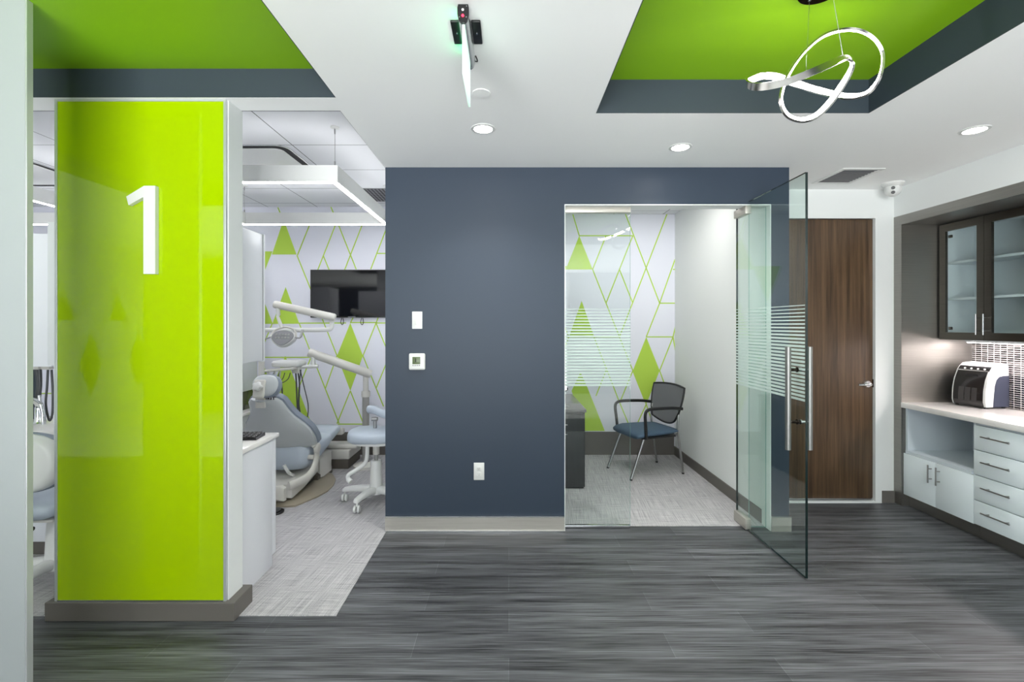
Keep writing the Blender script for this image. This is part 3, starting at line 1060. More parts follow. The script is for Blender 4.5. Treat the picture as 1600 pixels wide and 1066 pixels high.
for s in (-1, 1):
    m = MB(CM)
    m.tube(spline([(s * .255, .185, .40), (s * .262, .195, .52), (s * .268, .205, .645), (s * .268, .17, .690), (s * .266, .06, .697), (s * .255, -.12, .690), (s * .238, -.262, .672)], 6), .0125, 12, 0, 1.3)
    m.build('armrest', 'black', t, smooth=60)
    m = MB(CM); m.tube([(s * .20, .17, .40), (s * .212, .33, .008)], .0115, 14); lg = m.build('leg', 'leg_metal', t)
    m = MB(CM); m.cyl((s * .212, .33, .014), (s * .212, .331, .0), .0135, 14); m.build('foot_glide', 'black', lg)
    m = MB(CM); m.tube(spline([(s * .218, -.24, .66), (s * .218, -.225, .55), (s * .215, -.23, .42), (s * .214, -.292, .008)], 6), .0115, 14); lg = m.build('leg', 'leg_metal', t, smooth=60)
    m = MB(CM); m.cyl((s * .214, -.291, .014), (s * .214, -.292, 0), .0135, 14); m.build('foot_glide', 'black', lg)
    m = MB(CM); m.tube([(s * .205, -.235, .405), (s * .205, .18, .40)], .010, 12); m.build('side_rail', 'leg_metal', t)

# ------------------------------------------------------------ cabinets in the niche
XF = 3.336                       # front plane of the base cabinets
def bar_handle(parent, a, b, out, r=.0055, mt='leg_metal'):
    """bar on two posts, from a to b (on the door face), standing out by vector `out`"""
    a, b, out = Vector(a), Vector(b), Vector(out)
    d = (b - a).normalized()
    m = MB()
    m.cyl(a + out, b + out, r, 14)
    for q in (a + d * .03, b - d * .03):
        m.cyl(q, q + out, r * .8, 10)
    return m.build('handle', mt, parent)


def base_doors(y0, y1, label):
    t = thing('base_cabinet', (XF + .3, (y0 + y1) / 2, 0), label, 'cabinet', 'base cabinets under the white counter')
    m = MB()
    x1 = 3.915
    m.box((XF + .02, y0, .10), (x1, y0 + .018, .83)); m.box((XF + .02, y1 - .018, .10), (x1, y1, .83))
    m.box((x1 - .012, y0 + .018, .10), (x1, y1 - .018, .83))
    m.box((XF + .003, y0 + .018, .452), (x1 - .012, y1 - .018, .474))
    m.box((XF + .02, y0 + .018, .10), (x1 - .012, y1 - .018, .118))
    m.build('carcass', 'cab_in', t)
    m = MB(); m.box((XF + .05, y0, 0), (XF + .066, y1, .10)); m.build('toe_kick', 'steel', t)
    mid = (y0 + y1) / 2
    for a, b, hy in ((mid + .0015, y1 - .001, mid + .035), (y0 + .001, mid - .0015, mid - .035)):
        m = MB(); m.box((XF, a, .102), (XF + .019, b, .450), 0, .0015); d = m.build('door', 'cab', t)
        bar_handle(d, (XF, hy, .285), (XF, hy, .425), (-.03, 0, 0))
    return t


def base_drawers(y0, y1, label):
    t = thing('drawer_cabinet', (XF + .3, (y0 + y1) / 2, 0), label, 'cabinet', 'base cabinets under the white counter')
    m = MB(); m.box((XF + .02, y0 + .001, .10), (3.915, y1 - .001, .825)); m.build('carcass', 'cab_in', t)
    m = MB(); m.box((XF + .05, y0, 0), (XF + .066, y1, .10)); m.build('toe_kick', 'steel', t)
    zs = [.104, .280, .460, .640, .818]
    c = (y0 + y1) / 2
    for k in range(4):
        m = MB(); m.box((XF, y0 + .0015, zs[k] + .003), (XF + .019, y1 - .0015, zs[k + 1] - .003), 0, .0015); d = m.build('drawer', 'cab', t)
        zc = zs[k] + .105
        bar_handle(d, (XF, c - .095, zc), (XF, c + .095, zc), (-.03, 0, 0), .005)


base_doors(3.377, 3.978, 'pale blue base cabinet with open shelf above two small doors')
base_drawers(3.030, 3.376, 'pale blue cabinet of four drawers under the white counter')
base_doors(2.43, 3.029, 'pale base cabinet nearer than the four drawer cabinet')
m = MB(); m.box((XF - .022, 2.3, .833), (3.918, 3.978, .877), 0, .004); tag(m.build('countertop', 'counter'), 'white quartz countertop along the steel lined niche', 'countertop')

XU = 3.63
ZU0, ZU1 = 1.41, 2.37
def upper(y0, y1, label):
    t = thing('wall_cabinet', (XU + .15, (y0 + y1) / 2, ZU0), label, 'cabinet', 'glass fronted wall cabinets')
    m = MB()
    x1 = 3.918
    m.box((XU + .02, y0, ZU0), (x1, y0 + .018, ZU1)); m.box((XU + .02, y1 - .018, ZU0), (x1, y1, ZU1))
    m.box((x1 - .01, y0 + .018, ZU0), (x1, y1 - .018, ZU1))
    m.box((XU + .02, y0 + .018, ZU1 - .018), (x1 - .01, y1 - .018, ZU1)); m.box((XU + .02, y0 + .018, ZU0), (x1 - .01, y1 - .018, ZU0 + .018))
    m.build('carcass', 'cab_in', t)
    for z in (1.735, 2.035):
        m = MB(); m.box((XU + .045, y0 + .018, z), (x1 - .01, y1 - .018, z + .018)); m.build('shelf', 'cab_in', t)
    mid = (y0 + y1) / 2
    for a, b, hy in ((mid + .0015, y1 - .001, mid + .028), (y0 + .001, mid - .0015, mid - .028)):
        m = MB()
        f = .055
        m.box((XU, a, ZU0), (XU + .02, a + f, ZU1 - .003)); m.box((XU, b - f, ZU0), (XU + .02, b, ZU1 - .003))
        m.box((XU, a + f, ZU0), (XU + .02, b - f, ZU0 + .06)); m.box((XU, a + f, ZU1 - .063), (XU + .02, b - f, ZU1 - .003))
        d = m.build('door', 'frame_metal', t, smooth=0)
        m = MB(); m.box((XU + .008, a + f - .004, ZU0 + .056), (XU + .012, b - f + .004, ZU1 - .06)); m.build('glass', 'glass', d, smooth=0)
        bar_handle(d, (XU, hy, ZU0 + .045), (XU, hy, ZU0 + .205), (-.035, 0, 0), .005, 'alu')
        hs = b - f - .008 if hy > mid else a + f + .008
        for z in (ZU0 + .08, ZU1 - .12):
            m = MB(); m.box((XU + .014, min(hs, hs - .028) , z), (XU + .03, max(hs, hs - .028), z + .025), 0, .004); m.build('hinge', 'dark_chrome', d)
    return t


upper(3.222, 3.967, 'dark metal wall cabinet with two clear glass doors above the sterilizer')
upper(2.48, 3.226, 'dark metal wall cabinet nearer than the one above the sterilizer')
t = thing('undercabinet_light', (3.80, 3.2, 1.40), 'slim lit bar under the wall cabinets above the mosaic', 'light')
m = MB(); m.box((3.76, 2.55, 1.388), (3.85, 3.88, 1.4095), 0, .003); m.build('housing', 'alu', t)
m = MB(); m.box((3.77, 2.56, 1.385), (3.84, 3.87, 1.388)); m.build('light_strip', 'led_under', t)

# sterilizer on the counter
t = thing('sterilizer', (3.78, 3.75, .877), 'white countertop sterilizer with curved black smoked front', 'appliance')
SM = Matrix.Translation((3.665, 3.755, .877)) @ Matrix.Rotation(.17, 4, 'Z')
# local: x from the front (0) to the back (.22), y -.125..125, z up
prof = [(.012, .014), (.0, .05), (.004, .14), (.022, .22), (.050, .285), (.075, .318), (.110, .345), (.200, .352), (.222, .335), (.226, .30), (.226, .014)]
m = MB(SM)
m.loft([[(x, s, z) for x, z in prof] for s in (-.118, .118)]); m.build('body', 'white_plastic', t)
front = [(.0, .05), (.004, .14), (.022, .22), (.050, .285)]
def skin(m, pr, y0, y1, off, mi=0):
    rings = []
    k = len(pr)
    for i, (x, z) in enumerate(pr):
        a, b = pr[max(i - 1, 0)], pr[min(i + 1, k - 1)]
        d = Vector((b[0] - a[0], 0, b[1] - a[1])).normalized()
        n = Vector((-d.z, 0, d.x))
        p = Vector((x, 0, z))
        rings.append([p + Vector((0, y0, 0)) + n * off, p + Vector((0, y1, 0)) + n * off, p + Vector((0, y1, 0)) - n * .002, p + Vector((0, y0, 0)) - n * .002])
    m.loft(rings, mi)
fs = [(p.x, p.z) for p in spline([(x, 0, z) for x, z in [(.012, .016)] + front], 5)]
m = MB(SM); skin(m, fs, -.102, .106, .004); cv = m.build('smoked_cover', 'machine_dark', t, smooth=60)
m = MB(SM)
for a in range(3):
    skin(m, fs[5:12], -.062 + a * .046, -.026 + a * .046, .0052)
m.build('window_ribs', 'machine_grey', cv, smooth=60)
m = MB(SM); skin(m, [(.030, .243), (.038, .258)], -.05, .035, .0056); m.build('grip', 'black', cv)
m = MB(SM); skin(m, [(.052, .288), (.066, .307), (.080, .322)], -.108, .11, .003); cpn = m.build('control_panel', 'machine_dark', t, smooth=60)
for k in range(4):
    x, z = .062, .302
    m = MB(SM); m.cyl((x - .006, -.075 + k * .046, z + .004), (x - .001, -.075 + k * .046, z - .001), .0065, 14); m.build('button', 'white_plastic', cpn)
m = MB(SM); skin(m, [(.0505, .2845), (.0545, .2905)], -.106, .11, .0046); m.build('chrome_line', 'chrome', t)
side = [(.075, .002 + .012), (.082, .10), (.092, .18), (.108, .225), (.135, .248), (.175, .255), (.2265, .256), (.2265, .014)]
for s in (-1, 1):
    m = MB(SM); m.prism([(x, s * .118, z) for x, z in side], (0, s * .003, 0)); m.build('side_panel', 'machine_blue', t)
for x in (.03, .20):
    for y in (-.10, .10):
        m = MB(SM); m.cyl((x, y, 0), (x, y, .016), .012, 14); m.build('foot', 'black', t)

# ------------------------------------------------------------ treatment room
def led_frame(x0, x1, y0, y1, zb, label):
    t = thing('linear_pendant', ((x0 + x1) / 2, (y0 + y1) / 2, ZT), label, 'pendant light', 'square linear pendant lights')
    zt_, w_ = zb + .112, .06
    m = MB()
    m.box((x0, y0, zb), (x1, y0 + w_, zt_)); m.box((x0, y1 - w_, zb), (x1, y1, zt_))
    m.box((x0, y0 + w_, zb), (x0 + w_, y1 - w_, zt_)); m.box((x1 - w_, y0 + w_, zb), (x1, y1 - w_, zt_))
    m.build('frame', 'white_plastic', t, smooth=0)
    m = MB()
    e = .013
    m.box((x0 + e, y0 + e, zb - .002), (x1 - e, y0 + w_ - e, zb - .0005)); m.box((x0 + e, y1 - w_ + e, zb - .002), (x1 - e, y1 - e, zb - .0005))
    m.box((x0 + e, y0 + w_ - e, zb - .002), (x0 + w_ - e, y1 - w_ + e, zb - .0005)); m.box((x1 - w_ + e, y0 + w_ - e, zb - .002), (x1 - e, y1 - w_ + e, zb - .0005))
    m.build('diffuser', 'led', t, smooth=0)
    m = MB()
    for y in (y0, y1 - w_):
        m.box((x0 + .08, y + .015, zt_), (x1 - .08, y + w_ - .015, zt_ + .003))
    for x in (x0, x1 - w_):
        m.box((x + .015, y0 + .08, zt_), (x + w_ - .015, y1 - .08, zt_ + .003))
    m.build('added_uplight', 'led_fill_up', t, smooth=0)  # glowing strips added on top to brighten the tile ceiling
    for x in (x0 + .03, x1 - .03):
        for y in (y0 + .03, y1 - .03):
            m = MB(); m.cyl((x, y, zt_), (x, y, ZT - .02), .0018, 8)
            m.cyl((x, y, zt_), (x, y, zt_ + .035), .006, 10); m.cyl((x, y, ZT - .05), (x, y, ZT - .012), .005, 10)
            cb = m.build('cable', 'leg_metal', t)
            m = MB(); m.lathe((x, y, ZT), [(0, 0), (.03, 0), (.03, -.008), (.008, -.014), (0, -.014)], 20); m.build('ceiling_cup', 'white_plastic', cb)


led_frame(-2.66, -1.19, 3.27, 4.71, 2.53, 'square white linear pendant light over the dental chair')
led_frame(-5.27, -3.80, 3.27, 4.71, 2.53, 'square white linear pendant light in the room beyond the column')

# square air diffuser with rounded slots
def diffuser(x0, x1, y0, y1, label):
    t = thing('air_diffuser', ((x0 + x1) / 2, (y0 + y1) / 2, ZT), label, 'vent', 'ceiling air diffusers')
    def rr(a, z, r):
        pts = []
        for cx, cy, q0 in ((x1 - a - r, y1 - a - r, 0), (x0 + a + r, y1 - a - r, 90), (x0 + a + r, y0 + a + r, 180), (x1 - a - r, y0 + a + r, 270)):
            for k in range(7):
                q = math.radians(q0 + 15 * k)
                pts.append((cx + r * math.cos(q), cy + r * math.sin(q), z))
        return pts
    m = MB(); m.loft([rr(0, ZT - .001, .10), rr(0, ZT - .006, .10), rr(.012, ZT - .006, .09), rr(.012, ZT - .002, .09)], caps=False); m.build('rim', 'alu', t)
    m = MB(); m.loft([rr(.012, ZT - .002, .09), rr(.012, ZT - .004, .09), rr(.075, ZT - .004, .06), rr(.075, ZT - .002, .06)], caps=False); m.build('slot', 'dark_void', t)
    m = MB(); m.loft([rr(.068, ZT - .002, .06), rr(.072, ZT - .010, .06)]); m.build('face_plate', 'white_plastic', t)


diffuser(-2.45, -1.72, 3.62, 4.35, 'square ceiling air diffuser with dark rounded slot over the dental chair')
diffuser(-4.80, -4.03, 3.95, 4.70, 'square ceiling air diffuser in the room beyond the column')
t = thing('return_grille', (-1.25, 5.02, ZT), 'dark perforated return grille in the treatment room ceiling', 'vent')
m = MB(); m.box((-1.50, 4.78, ZT - .004), (-.96, 5.28, ZT - .001)); m.build('grille_plate', 'grille', t)
m = MB()
for i in range(14):
    for j in range(13):
        m.box((-1.485 + i * .037, 4.795 + j * .037, ZT - .0052), (-1.463 + i * .037, 4.817 + j * .037, ZT - .004))
m.build('holes', 'dark_void', t, smooth=0)

# television
a, b = P(485, 496.5, YB - .05), P(485 + 133, 421.5, YB - .05)
t = thing('television', ((a.x + b.x) / 2, YB, a.z), 'black flat television on the patterned wall of the treatment room', 'television')
m = MB(); m.box((a.x, YB - .055, a.z), (b.x, YB - .015, b.z), 0, .004); m.build('housing', 'black', t)
m = MB(); m.box((a.x + .012, YB - .0565, a.z + .018), (b.x - .012, YB - .0548, b.z - .012)); m.build('screen', 'screen', t)
m = MB(); m.box((a.x + .2, YB - .016, a.z + .1), (b.x - .2, YB - .002, b.z - .1)); m.build('wall_mount', 'black', t)
m = MB(); m.box((a.x + .44, YB - .057, a.z + .004), (a.x + .53, YB - .055, a.z + .012)); m.build('badge', 'alu', t)
for px in (534, 565):
    q = P(px, 497, YB - .03)
    m = MB(); m.tube(spline([q, q + Vector((-.012, 0, -.05)), q + Vector((.006, 0, -.08)), q + Vector((.022, 0, -.05)), q + Vector((.014, 0, .0))], 6), .004, 8); m.build('cable', 'black', t)

# rear cabinet behind the column
t = thing('counter_cabinet', (-1.9, 2.85, .004), 'plain white cabinet with white worktop behind the green column', 'cabinet')
m = MB(); m.box((-2.40, 2.64, .004), (-1.497, 2.98, .808), 0, .002); m.build('body', 'cabinet_white', t)
m = MB(); m.box((-2.40, 2.98, .07), (-1.50, 3.03, .808), 0, .002); m.build('front', 'cabinet_white', t)
m = MB(); m.box((-2.41, 2.625, .808), (-1.485, 3.045, .834), 0, .003); m.build('worktop', 'counter', t)
t = thing('overhead_cabinet', (-1.9, 2.85, 1.307), 'tall white overhead cabinet above the worktop behind the green column', 'cabinet')
m = MB(); m.box((-2.55, 2.60, 1.307), (-1.55, 2.965, 2.10), 0, .002); m.build('body', 'cabinet_white', t)
m = MB(); m.box((-2.55, 2.966, 1.30), (-1.546, 2.985, 2.103), 0, .002); m.build('door', 'cabinet_white', t)
m = MB(); m.box((-2.548, 2.9645, 1.307), (-1.549, 2.9665, 2.10)); m.build('edge_seal', 'dark_void', t)
m = MB(); m.box((-2.5, 2.585, .834), (-2.4, 2.61, 1.307)); m.build('support_post', 'cabinet_white', t)

# keyboard on the worktop
t = thing('keyboard', (-1.72, 2.86, .834), 'black keyboard on the white worktop behind the column', 'keyboard')
KM = Matrix.Translation((-1.72, 2.88, .834)) @ Matrix.Rotation(.10, 4, 'Z')
m = MB(KM); m.prism([(-.19, -.06, .0), (-.19, .07, .0), (-.19, .07, .022), (-.19, -.06, .012)], (.38, 0, 0)); m.build('case', 'black', t)
kb = MB(KM)
for i in range(14):
    for j in range(5):
        kb.box((-.182 + i * .026, -.052 + j * .023, .012 + j * .0018), (-.160 + i * .026, -.033 + j * .023, .021 + j * .0018), 0, .002, 1)
kb.build('keys', 'machine_grey', t)

# dental chair, axis x = -2.0, head towards the viewer
XC = -2.0
t = thing('dental_chair', (XC, 4.3, .004), 'pale blue dental chair seen from behind its grey plastic backrest', 'dental chair')
rows = [  # depth, z, half width
    (3.820, .940, .05), (3.826, .930, .100), (3.850, .900, .132), (3.895, .845, .146), (3.93, .800, .160), (3.96, .755, .184), (3.99, .715, .218), (4.02, .675, .252),
    (4.055, .630, .276), (4.09, .585, .287), (4.13, .540, .291), (4.16, .50, .290), (4.19, .465, .282), (4.205, .448, .262), (4.21, .440, .23)]
def shell_ring(Y, z, hw, off, th, bulge, n=11):
    f, bk = [], []
    for i in range(n):
        u = -1 + 2 * i / (n - 1)
        bk.append(Vector((XC + u * hw, Y - bulge * (1 - u * u) - off, z - .25 * (bulge * (1 - u * u) + off))))
        f.append(Vector((XC + u * hw, Y - bulge * .8 * (1 - u * u) - off + th, z - .25 * (bulge * .8 * (1 - u * u) + off - th))))
    return bk + f[::-1]
def bottom_arc(k):
    return 0
m = MB(); m.loft([shell_ring(Y, z, hw, .0, .03, .055) for Y, z, hw in rows]); m.build('back_shell', 'shell_grey', t, smooth=60)
m = MB(); m.loft([shell_ring(Y + .0, z + .006, hw + .013, -.032, .06, .045) for Y, z, hw in rows]); m.build('back_cushion', 'vinyl_dark', t, smooth=60)
# seat and leg rest
def pad(name, secs, mt='vinyl'):
    m = MB()
    m.loft([[(x, Y, z) for x, z in sup(XC, (zt + zb) / 2, hw, (zt - zb) / 2, 28, 3.4)] for Y, zt, zb, hw in secs])
    return m.build(name, mt, t, smooth=60)
pad('seat', [(4.13, .44, .30, .15), (4.15, .475, .25, .205), (4.24, .485, .225, .225), (4.45, .475, .26, .24), (4.62, .47, .33, .25), (4.70, .46, .36, .23)])
pad('leg_rest', [(4.66, .46, .34, .235), (4.75, .475, .345, .232), (4.90, .485, .37, .222), (5.00, .475, .385, .21), (5.03, .455, .40, .18)], 'vinyl')
m = MB(); m.box((XC + .06, 4.99, .36), (XC + .235, 5.08, .425), 0, .02, 3); m.build('leg_rest_end', 'chair_plastic', t)
# headrest
hc = Vector((-1.952, 3.76, 1.045))
hm = Matrix.Translation(hc) @ Matrix.Rotation(-.25, 4, 'X')
def dsh(sx, sz, y, n=32):
    pts = []
    for x, z in sup(0, 0, sx, sz, n, 2.5):
        k = 1.0 if z > 0 else 1 + .10 * z / sz
        pts.append((x * k, y, z if z < 0 else z * 1.05))
    return pts
m = MB(hm); m.loft([dsh(.085, .07, .085), dsh(.108, .09, .07), dsh(.112, .094, .035), dsh(.106, .089, .012)]); m.build('headrest', 'vinyl_dark', t, smooth=60)
m = MB(hm); m.loft([dsh(.104, .086, .016), dsh(.100, .082, .0), dsh(.088, .07, -.008)]); hp = m.build('headrest_shell', 'shell_grey', t, smooth=60)
m = MB(hm); m.box((-.075, -.03, -.10), (.015, -.004, .045), 0, .012, 3); m.build('headrest_bracket', 'chair_plastic', t)
m = MB(hm)
star = []
for k in range(40):
    q = 2 * PI * k / 40
    r = .034 + .005 * math.cos(5 * q)
    star.append((r * math.cos(q) - .035, r * math.sin(q) - .012))
m.loft([[(x, -.028, z) for x, z in star], [(x, -.052, z) for x, z in star], [(x * .8 - .007, -.057, z * .8 - .0024) for x, z in star]]); m.build('adjusting_knob', 'white_plastic', t, smooth=60)
m = MB(); m.box((XC - .04, 3.78, .86), (XC + .04, 3.80, 1.0), 0, .006); m.build('headrest_post', 'chair_plastic', t)
m = MB()
for k in range(3):
    m.box((XC + .055 + k * .02, 3.80, .925), (XC + .060 + k * .02, 3.81, .96))
m.box((XC + .03, 3.80, .945), (XC + .12, 3.81, .95)); m.build('headrest_rack', 'black', t)
# arms that carry the backrest
for s in (-1, 1):
    x = XC + s * .262
    m = MB()
    m.tube(spline([(x - s * .005, 4.20, .475), (x, 4.245, .43), (x + s * .004, 4.24, .33), (x, 4.17, .245), (x - s * .02, 4.06, .205), (x - s * .10, 3.93, .185)], 7), .041, 14, 0, .5, up=Vector((0, 1, .3)))
    m.lathe((x + s * .012, 4.235, .425), [(0, -.014), (.044, -.014), (.044, .014), (.036, .020), (0, .020)], 28, 0, 'X')
    m.build('back_arm', 'chair_plastic', t, smooth=60)
m = MB(); m.cyl((XC - .26, 4.20, .35), (XC + .26, 4.20, .35), .022, 16); m.build('hinge_tube', 'chair_plastic', t)
# lift body and floor plate
m = MB()
def hull(m, secs, bev=.02):
    rings = []
    for Y, z0, z1, hw in secs:
        rings.append([(XC - hw, Y, z0), (XC + hw, Y, z0), (XC + hw, Y, z1 - bev), (XC + hw - bev * 1.5, Y, z1), (XC - hw + bev * 1.5, Y, z1), (XC - hw, Y, z1 - bev)])
    m.loft(rings)
hull(m, [(3.96, .075, .155, .14), (3.975, .065, .18, .168), (4.20, .085, .195, .175), (4.53, .125, .235, .165), (4.55, .14, .22, .15)]); m.build('lift_body', 'chair_plastic', t)
m = MB(); m.box((XC - .13, 4.02, .03), (XC + .13, 4.50, .13), 0, .01); m.build('shadow_gap', 'black', t)  # black box put in for the dark shadow under the lift body
m = MB(); hull(m, [(3.90, .08, .15, .08), (3.92, .06, .18, .125), (3.955, .06, .185, .13)]); m.build('front_cover', 'chair_plastic', t)
m = MB(); hull(m, [(4.56, .05, .235, .17), (4.60, .05, .27, .19), (4.80, .05, .265, .19), (4.85, .06, .22, .17)]); m.build('rear_housing', 'chair_plastic', t)
m = MB(); hull(m, [(4.50, .015, .10, .17), (4.84, .015, .10, .185)]); m.build('housing_skirt', 'brown', t)
pl_ = [(.0, 3.92), (.14, 3.93), (.21, 3.946), (.31, 4.16), (.345, 4.30), (.335, 4.48), (.30, 4.62), (.22, 4.76), (.17, 4.82)]
outl = [(XC + x, y) for x, y in pl_] + [(XC - x, y) for x, y in pl_[:0:-1]]
cx_, cy_ = XC, 4.35
m = MB(); m.loft([[(x, y, .004) for x, y in outl], [(x, y, .018) for x, y in outl], [(cx_ + (x - cx_) * .88, cy_ + (y - cy_) * .92, .045) for x, y in outl]]); m.build('floor_plate', 'chair_tan', t)
m = MB(); m.tube(spline([(XC + .10, 4.15, .20), (XC + .09, 4.08, .25), (XC + .06, 4.06, .32)], 5), .014, 10); m.build('support_rod', 'white_plastic', t)

# foot pedal on the carpet
t = thing('foot_pedal', (-1.79, 3.80, .004), 'round black foot pedal on the carpet behind the dental chair', 'foot pedal')
c = G(428, 802)
m = MB(); m.lathe((c.x, c.y, .004), [(0, .0), (.075, 0), (.078, .008), (.07, .014), (0, .014)], 28); m.build('base', 'black', t)
m = MB(); m.lathe((c.x, c.y, .018), [(0, .0), (.05, 0), (.055, .01), (.03, .02), (0, .022)], 28); m.build('disc', 'hose', t)
t.location = (c.x, c.y, .004)
for ch in t.children:
    ch.location = Vector((-1.79, 3.80, .004)) - Vector((c.x, c.y, .004))

# operating lamp on its own pole
LY = 4.5
pp = P(408.5, 560, LY)
t = thing('operating_lamp', (pp.x, LY, .004), 'white dental operating lamp on a jointed arm in front of the television', 'lamp')
zt = P(408, 517, LY).z
m = MB(); m.cyl((pp.x, LY, .03), (pp.x, LY, zt - .03), .027, 20); m.build('pole', 'chair_plastic', t)
m = MB(); m.lathe((pp.x, LY, .004), [(0, 0), (.15, 0), (.15, .02), (.05, .035), (0, .035)], 28); m.build('pole_base', 'chair_plastic', t)
e = P(519, 515, LY)
m = MB(); m.tube(spline([(pp.x, LY, zt - .05), (pp.x, LY, zt - .01), (pp.x + .03, LY, zt + .005), P(460, 516, LY), P(505, 515.5, LY), P(516, 514, LY), P(518.5, 508, LY), P(518.5, 499, LY)], 6), .021, 14); m.build('swing_arm', 'white_plastic', t, smooth=60)
a, b = P(524, 496.5, LY - .03), P(428, 475.5, LY - .10)
m = MB(); m.tube([a, a + (b - a) * .02, a + (b - a) * .98, b], [.030, .036, .036, .030], 20); m.build('spring_arm', 'chair_plastic', t)
m = MB(); m.cyl(P(518.5, 503, LY), P(518.5, 494, LY - .02), .024, 14); m.build('elbow_joint', 'white_plastic', t)
LL = LY - .10
m = MB(); m.tube([P(434, 481, LL), P(435, 492, LL), P(434, 495, LL), P(438, 506, LL), P(440, 512, LL)], [.018, .018, .014, .016, .016], 14); m.build('drop_joint', 'white_plastic', t)
hd = P(442.5, 527, LL - .04)
HM = Matrix.Translation(hd) @ Matrix.Rotation(-.35, 4, 'X')
m = MB(HM)
def head_out(k, y):
    out = []
    for x, z in sup(0, 0, .116 * k, .070 * k, 32, 2.3):
        f = 1 if z > -.01 * k else 1 - .42 * min(1, (-z - .01 * k) / (.06 * k))
        out.append((x * f, y, z * (1 if z > 0 else 1.35)))
    return out
m.loft([head_out(.55, .075), head_out(.88, .055), head_out(1, .02), head_out(1.0, 0), head_out(.93, -.012)]); hh = m.build('lamp_head', 'white_plastic', t, smooth=60)
m = MB(HM); m.loft([head_out(.9, -.010), head_out(.86, -.018)]); m.build('lens_plate', 'grille', hh, smooth=60)
for j, z in ((0, .018), (1, -.012)):
    for k in range(5):
        m = MB(HM); m.lathe((-.056 + k * .028, -.018, z), [(0, -.003), (.009, -.003), (.011, .001), (0, .001)], 14, 0, 'Y'); m.build('led_cell', 'leg_metal', hh)
m = MB(HM); m.tube(spline([(-.118, .0, .0), (-.10, .01, .065), (-.04, .015, .098), (.03, .015, .100), (.095, .01, .068), (.118, 0, 0)], 6), .009, 10, 0, 1.5); m.build('yoke', 'chair_plastic', t, smooth=60)
m = MB(HM); m.tube(spline([(.115, -.01, -.005), (.145, -.015, -.012), (.165, -.015, -.008), (.172, -.015, .03), (.174, -.015, .065)], 5), [.007] * 11 + [.012] * 10, 10); m.build('grip_handle', 'leg_metal', t, smooth=60)
m = MB(HM); m.tube(spline([(-.115, -.01, -.005), (-.15, -.015, -.02), (-.20, -.015, -.04)], 5), .007, 10); m.build('grip_handle', 'leg_metal', t, smooth=60)

# delivery unit: floor box, post, arm, instrument head with hoses
t = thing('delivery_unit', (-1.547, 5.1, .004), 'white dental delivery unit with raised arm and hanging hoses beside the chair', 'dental unit')
px_ = -1.535
m = MB(); m.cyl((px_, 5.05, .06), (px_, 5.05, .82), .036, 20); m.build('post', 'unit_grey', t)
m = MB(); m.cyl((px_, 5.05, .80), (px_, 5.05, 1.03), .029, 20); m.build('inner_post', 'chair_plastic', t)
m = MB(); m.lathe((px_, 5.05, .79), [(.03, -.03), (.045, -.03), (.047, 0), (.045, .03), (.03, .03)], 24); m.build('post_collar', 'chair_plastic', t)
m = MB(); m.lathe((px_, 5.05, .004), [(0, 0), (.13, 0), (.13, .03), (.05, .06), (0, .06)], 28); m.build('post_base', 'chair_plastic', t)
a, b = P(580, 585, 5.03), P(482, 550.5, 4.85)
m = MB(); m.tube([a, a + (b - a) * .02, a + (b - a) * .98, b], [.040, .046, .046, .038], 22); m.build('spring_arm', 'chair_plastic', t)
m = MB(); m.cyl(P(489, 558, 4.85), P(490, 575, 4.85), .022, 16); m.build('drop_joint', 'white_plastic', t)
m = MB(); m.tube([P(497, 572.5, 4.85), P(470, 573.5, 4.82)], .019, 14); m.build('head_arm', 'white_plastic', t)
hc = P(450, 569, 4.78)
m = MB(); m.box(hc + Vector((-.13, -.10, -.028)), hc + Vector((.145, .12, .038)), 0, .03, 4); m.build('instrument_head', 'white_plastic', t)
m = MB(); m.box(hc + Vector((-.20, -.16, -.060)), hc + Vector((.12, .02, -.036)), 0, .01, 3, Matrix.Rotation(-.10, 3, 'Y')); m.build('holder_tray', 'chair_plastic', t)
m = MB(); m.box(hc + Vector((.06, -.05, -.09)), hc + Vector((.13, .03, -.03)), 0, .008); m.build('hose_manifold', 'chair_plastic', t)
for pts in ([(462, 578), (463, 600), (465, 640), (470, 675), (474, 668)], [(465, 578), (468, 600), (467, 630), (470, 655), (468, 680)],
            [(469, 578), (474, 600), (481, 630), (481, 648), (477, 660)], [(437, 590), (440, 602), (441, 615), (440.5, 630), (441, 650)],
            [(470, 578), (467, 610), (466, 640), (468, 670), (472, 690)]):
    m = MB(); m.tube(spline([P(x, y, 4.76) for x, y in pts], 7), .0075 if pts[0][0] < 466 else .0055, 8); m.build('hose', 'hose', t, smooth=60)
for k in range(4):
    q = hc + Vector((-.17 + k * .055, -.15, -.05))
    m = MB(); m.cyl(q, q + Vector((0, -.02, -.085)), .009, 10, 0, .006); m.build('handpiece', 'leg_metal', t)
    m = MB(); m.tube(spline([q + Vector((0, -.02, -.085)), q + Vector((.02, -.01, -.12)), q + Vector((.06, .03, -.09)), q + Vector((.07, .06, -.03))], 5), .004, 8); m.build('hose', 'hose', t, smooth=60)
t = thing('floor_junction_box', (-1.93, 5.2, .004), 'low cream and brown junction box on the carpet beyond the dental chair', 'utility box')
m = MB(); m.box((-2.20, 4.985, .004), (-1.70, 5.38, .105), 0, .006); m.build('base', 'brown', t)
m = MB(); m.box((-2.21, 4.975, .105), (-1.69, 5.39, .205), 0, .015, 3); m.build('lid', 'chair_plastic', t)
m = MB(); m.box((-2.10, 5.02, .205), (-1.62, 5.14, .25), 0, .018, 3); m.build('bridge_arm', 'chair_plastic', t)

